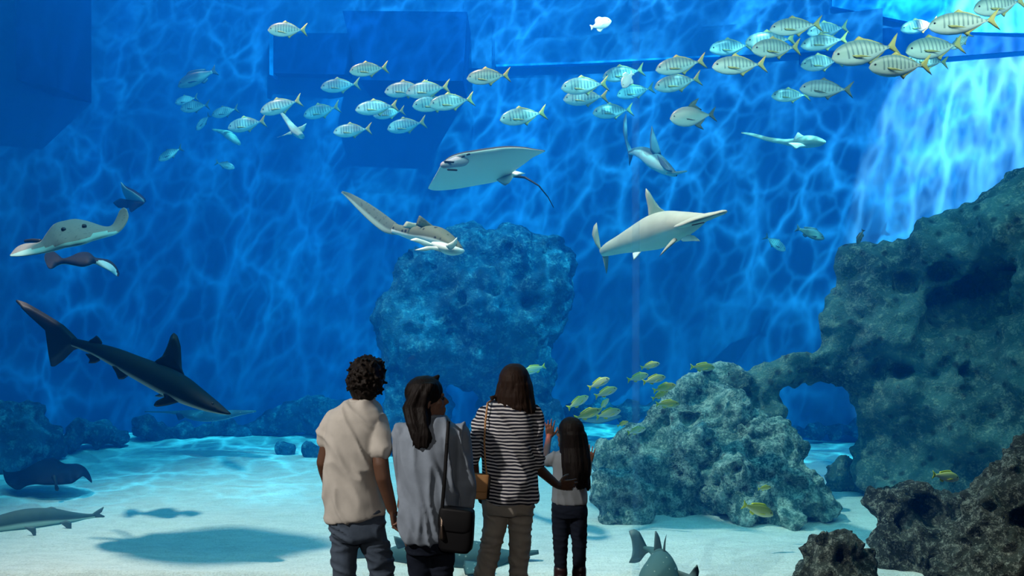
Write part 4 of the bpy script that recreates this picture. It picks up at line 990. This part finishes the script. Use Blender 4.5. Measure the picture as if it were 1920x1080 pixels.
shirt = [(750, 654, 697, .062), (757, 640, 704, .085), (766, 627, 712, .105), (780, 616, 717, .122), (805, 612, 716, .135), (840, 611, 712, .138), (880, 610, 711, .132), (915, 609, 714, .130), (945, 610, 719, .132), (960, 611, 721, .134, 0, -.12), (968, 614, 722, .132, 0, -.14)]
sl = chain([(628, 786, 20), (615, 805, 19), (611, 826, 17.5)], Y0) + chain([(704, 789, 20, -.01), (709, 815, 20.5, -.05), (712, 842, 20, -.075)], Y0)
sh = add('tshirt', [torso(shirt, Y0)]+sl, M['beige'], .0085, fold(.014, (1, 0, .62), 14, .25, 3))
add('collar', [torso([(748, 656, 697, .060), (753, 652, 699, .066)], Y0)], M['beige'], .006)
add('jeans', [torso([(945, 621, 716, .115), (975, 617, 720, .125), (1000, 622, 722, .12), (1010, 632, 716, .10)], Y0)] + chain([(645, 985, 27), (647, 1030, 24.5, 0), (645, 1080, 22, .0), (644, 1120, 20, .01), (642, 1200, 17, -.01), (641, 1262, 17)], Y0) + chain([(693, 985, 28), (706, 1030, 26, 0), (716, 1062, 23.5, .02), (714, 1085, 22, .02), (712, 1120, 20, .0), (710, 1200, 17), (710, 1262, 17)], Y0), M['denim'], .009, fold(.012, (.3, 0, 1), 17, .3, 4))
for px, dx in ((641, -.03), (711, .04)): add('shoe', foot_parts(px, Y0, 14, dx=dx), M['shoe'], .008)
rs = random.Random(3)
curls = [ell(hc+hu*.028-hf*.012, (hf*.108, hr*.093, hu*.108)), ell(hc-hf*.045-hu*.03, (hf*.06, hr*.078, hu*.085))]
for k in range(330):
    v = Vector((rs.gauss(0, 1), rs.gauss(0, 1), rs.gauss(0, 1))).normalized()
    if v.dot(hf) > .35 and v.dot(hu) < .45: continue
    if v.dot(hu) < -.75: continue
    q = hc+hu*.022-hf*.014+hf*v.dot(hf)*.106+hr*v.dot(hr)*.092+hu*v.dot(hu)*.110
    curls.append(capsule(q, q+v*.006+Vector((rs.uniform(-.012, .012), rs.uniform(-.012, .012), rs.uniform(-.016, .01))), rs.uniform(.006, .013), rs.uniform(.003, .008), 7))
add('hair', curls, M['hair_curl'], .005, None, 1)

# --- dark-haired woman in a loose grey-blue shirt
Y0 = 4.60
hd, eyes, (hc, hf, hu, hr, hs) = head_parts(P(802, 751, Y0), (.96, .26, .10), (-.12, 0, 1), .90)
body = hd + chain([(800, 768, 17), (803, 795, 19, 0)], Y0)
body += [torso([(790, 785, 828, .06), (803, 765, 850, .085), (830, 762, 852, .10), (880, 764, 848, .10), (930, 764, 848, .10), (980, 758, 850, .115), (1015, 758, 850, .11), (1030, 765, 845, .09)], Y0)]
body += chain([(764, 812, 15), (753, 865, 11), (755, 935, 9, .02), (752, 948, 8, .03)], Y0) + hand(P(752, 948, Y0+.03), (-.06, .05, -1), (-.9, .1, 0), (0, 1, 0), .155, .45, .1)
body += chain([(855, 815, 16), (870, 890, 13), (862, 940, 9, .16)], Y0) + hand(P(862, 940, Y0+.16), (-.35, .1, -.9), (-.3, -.9, 0), (-.8, .3, 0), .155, .8)
body += chain([(785, 1015, 22), (790, 1095, 15), (792, 1265, 9)], Y0) + chain([(828, 1015, 22), (828, 1095, 15), (826, 1265, 9)], Y0)
t, add, base = build_person('dark-haired woman in a grey-blue shirt turning her profile to the right', Y0, None, body, eyes, M['skin2'], 805)
shirt = [(784, 786, 832, .062), (790, 775, 842, .085), (798, 762, 856, .105), (812, 753, 866, .125), (840, 750, 864, .14), (880, 750, 860, .145), (930, 749, 858, .15), (970, 750, 855, .155), (992, 752, 850, .155), (1003, 756, 842, .15), (1008, 760, 836, .145)]
sl = chain([(759, 812, 20), (752, 850, 16), (754, 895, 14), (757, 935, 12)], Y0) + chain([(861, 815, 21), (868, 860, 20), (870, 905, 20), (869, 938, 18, .03), (864, 948, 15, .06)], Y0)
add('shirt', [torso(shirt, Y0)]+sl, M['chambray'], .0085, fold(.020, (1, 0, .2), 12, .2, 9))
add('collar', [torso([(776, 790, 828, .058), (786, 782, 836, .078), (792, 780, 838, .08)], Y0)], M['chambray'], .006, fold(.004, (1, 0, 0), 20))
add('jeans', [torso([(990, 764, 846, .12), (1015, 760, 852, .125), (1032, 764, 848, .11)], Y0)] + chain([(784, 1015, 25), (788, 1060, 22), (788, 1100, 18.5), (790, 1200, 13), (791, 1275, 12)], Y0) + chain([(829, 1015, 25), (829, 1060, 22), (828, 1100, 18.5), (827, 1200, 13), (826, 1275, 12)], Y0), M['navy'], .009, fold(.007, (0, 0, 1), 22, .3, 2))
for px in (790, 827): add('shoe', foot_parts(px, Y0, 13, .24), M['shoe'], .008)
rs = random.Random(5)
capc = [ell(hc+hu*.046-hf*.016, (hf*.102, hr*.090, hu*.088)), ell(hc-hf*.06-hu*.03, (hf*.055, hr*.078, hu*.09)), capsule(hc+hf*.055+hu*.108, hc+hf*.068+hu*.118, .018, .010)]
st = []
for k in range(90):
    a = rs.uniform(-1, 1); bb = rs.uniform(0, 1)
    x0 = 790+a*20; x1 = 783+a*24-bb*3; x2 = 786+a*22; x3 = 792+a*17+rs.uniform(-3, 3); dy = -.02+.10*rs.uniform(-1, 1)*(1-abs(a)*.4)
    st.append([(800+a*16, 722, dy*.6-.02), (x0, 740, dy), (x1, 765, dy*1.0), (x2, 795, dy*.8-.06), (x3, 812+rs.uniform(0, 12), -.12+dy*.3), (x3+rs.uniform(-4, 4), 826+rs.uniform(-8, 16), -.13+dy*.2)])
add('hair', capc+strands(st, Y0, .014, .005), M['hair_black'], .006, None, 1)

# --- woman in striped top
Y0 = 5.30
hd, eyes, (hc, hf, hu, hr, hs) = head_parts(P(967, 722, Y0), (.45, .88, -.02), (0, 0, 1), .90)
body = hd + chain([(963, 738, 16), (960, 765, 18, 0)], Y0)
body += [torso([(757, 935, 985, .06), (766, 918, 996, .085), (790, 912, 997, .10), (840, 912, 994, .10), (890, 914, 995, .105), (940, 912, 998, .115), (960, 916, 996, .10)], Y0)]
body += chain([(911, 778, 14), (893, 830, 11.5), (887, 868, 10.5), (893, 905, 7.5, .05), (896, 918, 7.5, .06)], Y0) + hand(P(896, 918, Y0+.06), (.25, .1, -.95), (.9, -.1, 0), (.1, .95, 0), .16, .7)
body += chain([(997, 778, 14), (1004, 840, 12), (1007, 876, 11), (1040, 906, 8, .15), (1046, 910, 7.5, .2)], Y0) + hand(P(1046, 910, Y0+.2), (.86, .42, -.08), (.3, .9, 0), (0, 0, 1), .16, .12, .15)
body += chain([(930, 955, 19), (908, 1080, 13), (903, 1185, 9)], Y0) + chain([(978, 955, 19), (973, 1080, 13), (972, 1185, 9)], Y0)
t, add, base = build_person('woman in a black and white striped top with her hand on the girl', Y0, None, body, eyes, M['skin'], 958)
shirt = [(750, 930, 988, .065), (756, 916, 996, .085), (766, 905, 1002, .105), (780, 902, 1004, .12), (810, 903, 1001, .13), (850, 904, 1000, .13), (890, 904, 1004, .135), (915, 904, 1010, .14), (928, 905, 1013, .14), (935, 908, 1013, .138)]
sl = chain([(908, 777, 17), (895, 815, 15.5), (888, 845, 13.5), (887, 860, 12.5)], Y0) + chain([(1000, 777, 16), (1004, 820, 15), (1006, 850, 14), (1005, 867, 13)], Y0)
add('striped_top', [torso(shirt, Y0)]+sl, M['stripe'], .0085, fold(.017, (1, 0, .75), 12, .3, 5))
add('trousers', [torso([(925, 907, 1002, .12), (945, 905, 1003, .125), (960, 908, 1000, .115)], Y0)] + chain([(931, 950, 23), (927, 990, 22), (918, 1035, 20), (908, 1080, 18.5), (902, 1180, 17), (900, 1200, 17)], Y0) + chain([(978, 950, 24), (975, 990, 21), (973, 1035, 19), (972, 1080, 17), (972, 1180, 16), (972, 1200, 16)], Y0), M['khaki'], .009, fold(.009, (.3, 0, 1), 20, .35, 8))
for px in (901, 972): add('shoe', foot_parts(px, Y0, 12, .24), M['shoe'], .008)
rs = random.Random(8)
capc = [ell(hc+hu*.030-hf*.018, (hf*.104, hr*.094, hu*.104)), ell(P(965, 742, Y0-.03), (Vector((.105, 0, 0)), Vector((0, .09, 0)), Vector((0, 0, .12))))]
st = []
for k in range(120):
    a = rs.uniform(-1, 1); dy = -math.sqrt(max(0, 1-a*a))*.10-.01+rs.uniform(0, .03)
    st.append([(965+a*22, 700, dy*.6), (965+a*31, 722, dy), (964+a*35, 742, dy), (966+a*36+rs.uniform(-2, 2), 758, dy), (970+a*34+rs.uniform(-4, 4), 766+rs.uniform(-2, 7)+a*3, dy*1.05)])
for k in range(8): st.append([(936, 735, -.03), (928, 744, -.05), (921+rs.uniform(-2, 2), 746+rs.uniform(-3, 4), -.06)])
add('hair', capc+strands(st, Y0, .013, .006), M['hair_brown'], .006, None, 1)

# --- girl
Y0 = 6.08
hd, eyes, (hc, hf, hu, hr, hs) = head_parts(P(1067, 813, Y0), (-.86, .50, .06), (0, 0, 1), .80)
body = hd + chain([(1067, 830, 9), (1067, 850, 10, 0)], Y0)
body += [torso([(847, 1050, 1086, .045), (853, 1040, 1094, .06), (870, 1038, 1094, .07), (900, 1041, 1092, .07), (930, 1039, 1094, .08), (950, 1038, 1096, .085), (962, 1042, 1092, .07)], Y0)]
body += chain([(1039, 859, 9.5), (1025, 866, 8.5, .08), (1022, 862, 8, .12), (1028, 826, 6, .38), (1029, 820, 6, .41)], Y0)
wy = Y0+.435
body += hand(P(1030, 821, wy), (.03, .02, 1), (0, 1, 0), (1, 0, 0), .15, .06, .22, None, .92)
body += chain([(1094, 860, 9.5), (1101, 888, 8, .14), (1104, 868, 6.5, .30)], Y0) + hand(P(1105, 867, wy-.02), (.12, .02, 1), (0, 1, 0), (-1, 0, 0), .14, .10, .25, None, .92)
body += chain([(1052, 955, 14), (1050, 1020, 10.5), (1050, 1095, 7)], Y0) + chain([(1083, 955, 14), (1085, 1020, 10.5), (1086, 1095, 7)], Y0)
t, add, base = build_person('long-haired girl in a grey t-shirt pressing her hands to the window', Y0, None, body, eyes, M['skin'], 1067)
add('tshirt', [torso([(844, 1050, 1086, .045), (850, 1038, 1096, .065), (862, 1035, 1099, .08), (890, 1037, 1097, .085), (920, 1035, 1099, .09), (938, 1034, 1101, .09), (942, 1036, 1100, .088)], Y0)] + chain([(1040, 858, 12), (1030, 863, 11.5, .05), (1027, 866, 10.5, .08)], Y0) + chain([(1092, 858, 12), (1098, 872, 11, .06)], Y0), M['greytee'], .008, fold(.007, (1, 0, .3), 16, .3, 3))
add('trousers', [torso([(938, 1036, 1099, .08), (955, 1034, 1101, .09), (968, 1038, 1098, .08)], Y0)] + chain([(1051, 955, 17), (1051, 1010, 14.5), (1051, 1060, 11.5), (1051, 1090, 10)], Y0) + chain([(1084, 955, 17), (1086, 1010, 14.5), (1086, 1060, 11.5), (1086, 1090, 10)], Y0), M['navy'], .008, fold(.006, (0, 0, 1), 26, .3, 7))
for px in (1051, 1086): add('boot', chain([(px, 1068, 13.5), (px, 1095, 12.5)], Y0)+foot_parts(px, Y0, 10, .20, h=.045), M['boot'], .008, fold(.004, (0, 0, 1), 30, .3, 7))
rs = random.Random(12)
capc = [ell(hc+hu*.028-hf*.016, (hf*.092, hr*.084, hu*.092))]
st = []
for k in range(150):
    a = rs.uniform(-1, 1); dy = -math.sqrt(max(0, 1-a*a))*.085-.01+rs.uniform(0, .05)
    st.append([(1071+a*15, 797, dy*.6), (1075+a*23, 815, dy), (1077+a*26, 840, dy), (1079+a*28, 868, dy-.03), (1080+a*26+rs.uniform(-2, 2), 890, dy-.04), (1081+a*24+rs.uniform(-4, 4), 903+rs.uniform(-6, 14)+a*4, dy-.04)])
add('hair', capc+strands(st, Y0, .012, .005), M['hair_black'], .006, None, 1)

# --- bags (held or hung: things of their own)
def slab(c, hw, hh, hd, m_, r=.02, nrm_rot=0.0, tilt=0.0):
    R = []
    for k, (zf, wf) in enumerate(((-1, .80), (-.85, .95), (-.5, 1), (.3, 1), (.85, .97), (1, .88))):
        ring = []
        for j in range(24):
            a = 2*math.pi*j/24; cs, sn = math.cos(a), math.sin(a)
            ring.append(Vector((math.copysign(abs(cs)**.5, cs)*hw*wf, math.copysign(abs(sn)**.5, sn)*hd*(1.0 if zf < .5 else .85), zf*hh)))
        R.append(ring)
    V, F = loft(R); mt = Matrix.Rotation(nrm_rot, 4, 'Z') @ Matrix.Rotation(tilt, 4, 'Y')
    return [mt @ v for v in V], F
c = P(856, 993, 4.42)
t = thing('shoulder_bag', 'black leather crossbody bag at the hip of the dark-haired woman', 'bag', c)
V, F = slab(c, .088, .105, .040, None, nrm_rot=-.2, tilt=.06); link_mesh('bag_body', V, F, M['black'], t)
V, F = slab(c, .090, .055, .044, None, nrm_rot=-.2, tilt=.06); link_mesh('flap', [v+Vector((0, 0, .052)) for v in V], F, M['black'], t)
def strap(name, pl, w_, m_, par):
    q = [P(*a)-par.location for a in pl]; parts = []
    for a, b in zip(q[:-1], q[1:]): parts.append(capsule(a, b, w_, w_, 8, ((0, 1, 0), .4)))
    V, F = merge(parts); return link_mesh(name, V, F, m_, par)
strap('strap', [(838, 786, 4.62), (841, 792, 4.50), (838, 830, 4.44), (835, 880, 4.42), (831, 930, 4.41), (828, 972, 4.41)], .009, M['black'], t)
strap('buckle', [(828, 968, 4.40), (828, 984, 4.39)], .008, M['metal'], t)
V, F = capsule(P(828, 986, 4.385)-c, P(829, 1008, 4.385)-c, .006, .015, 10); tz = link_mesh('tassel', V, F, M['metal'], t); tz['label'] = 'bronze tassel'
c = P(899, 912, 5.13)
t = thing('shoulder_bag', 'small tan leather bag hanging at the hip of the striped woman', 'bag', c)
V, F = slab(c, .053, .070, .022, None, nrm_rot=.15, tilt=.10); link_mesh('bag_body', V, F, M['tan'], t)
V, F = slab(c, .055, .050, .026, None, nrm_rot=.15, tilt=.10); link_mesh('flap', [v+Vector((0, 0, .022)) for v in V], F, M['tan'], t)
V, F = slab(c, .007, .062, .030, None, nrm_rot=.15, tilt=.10); g_ = link_mesh('gusset', [v+Vector((.052, .0, -.004)) for v in V], F, M['black'], t); g_['label'] = 'dark side gusset'
strap('strap', [(925, 748, 5.30), (914, 756, 5.20), (910, 790, 5.165), (908, 830, 5.16), (910, 870, 5.15), (913, 893, 5.14)], .0055, M['tan'], t)
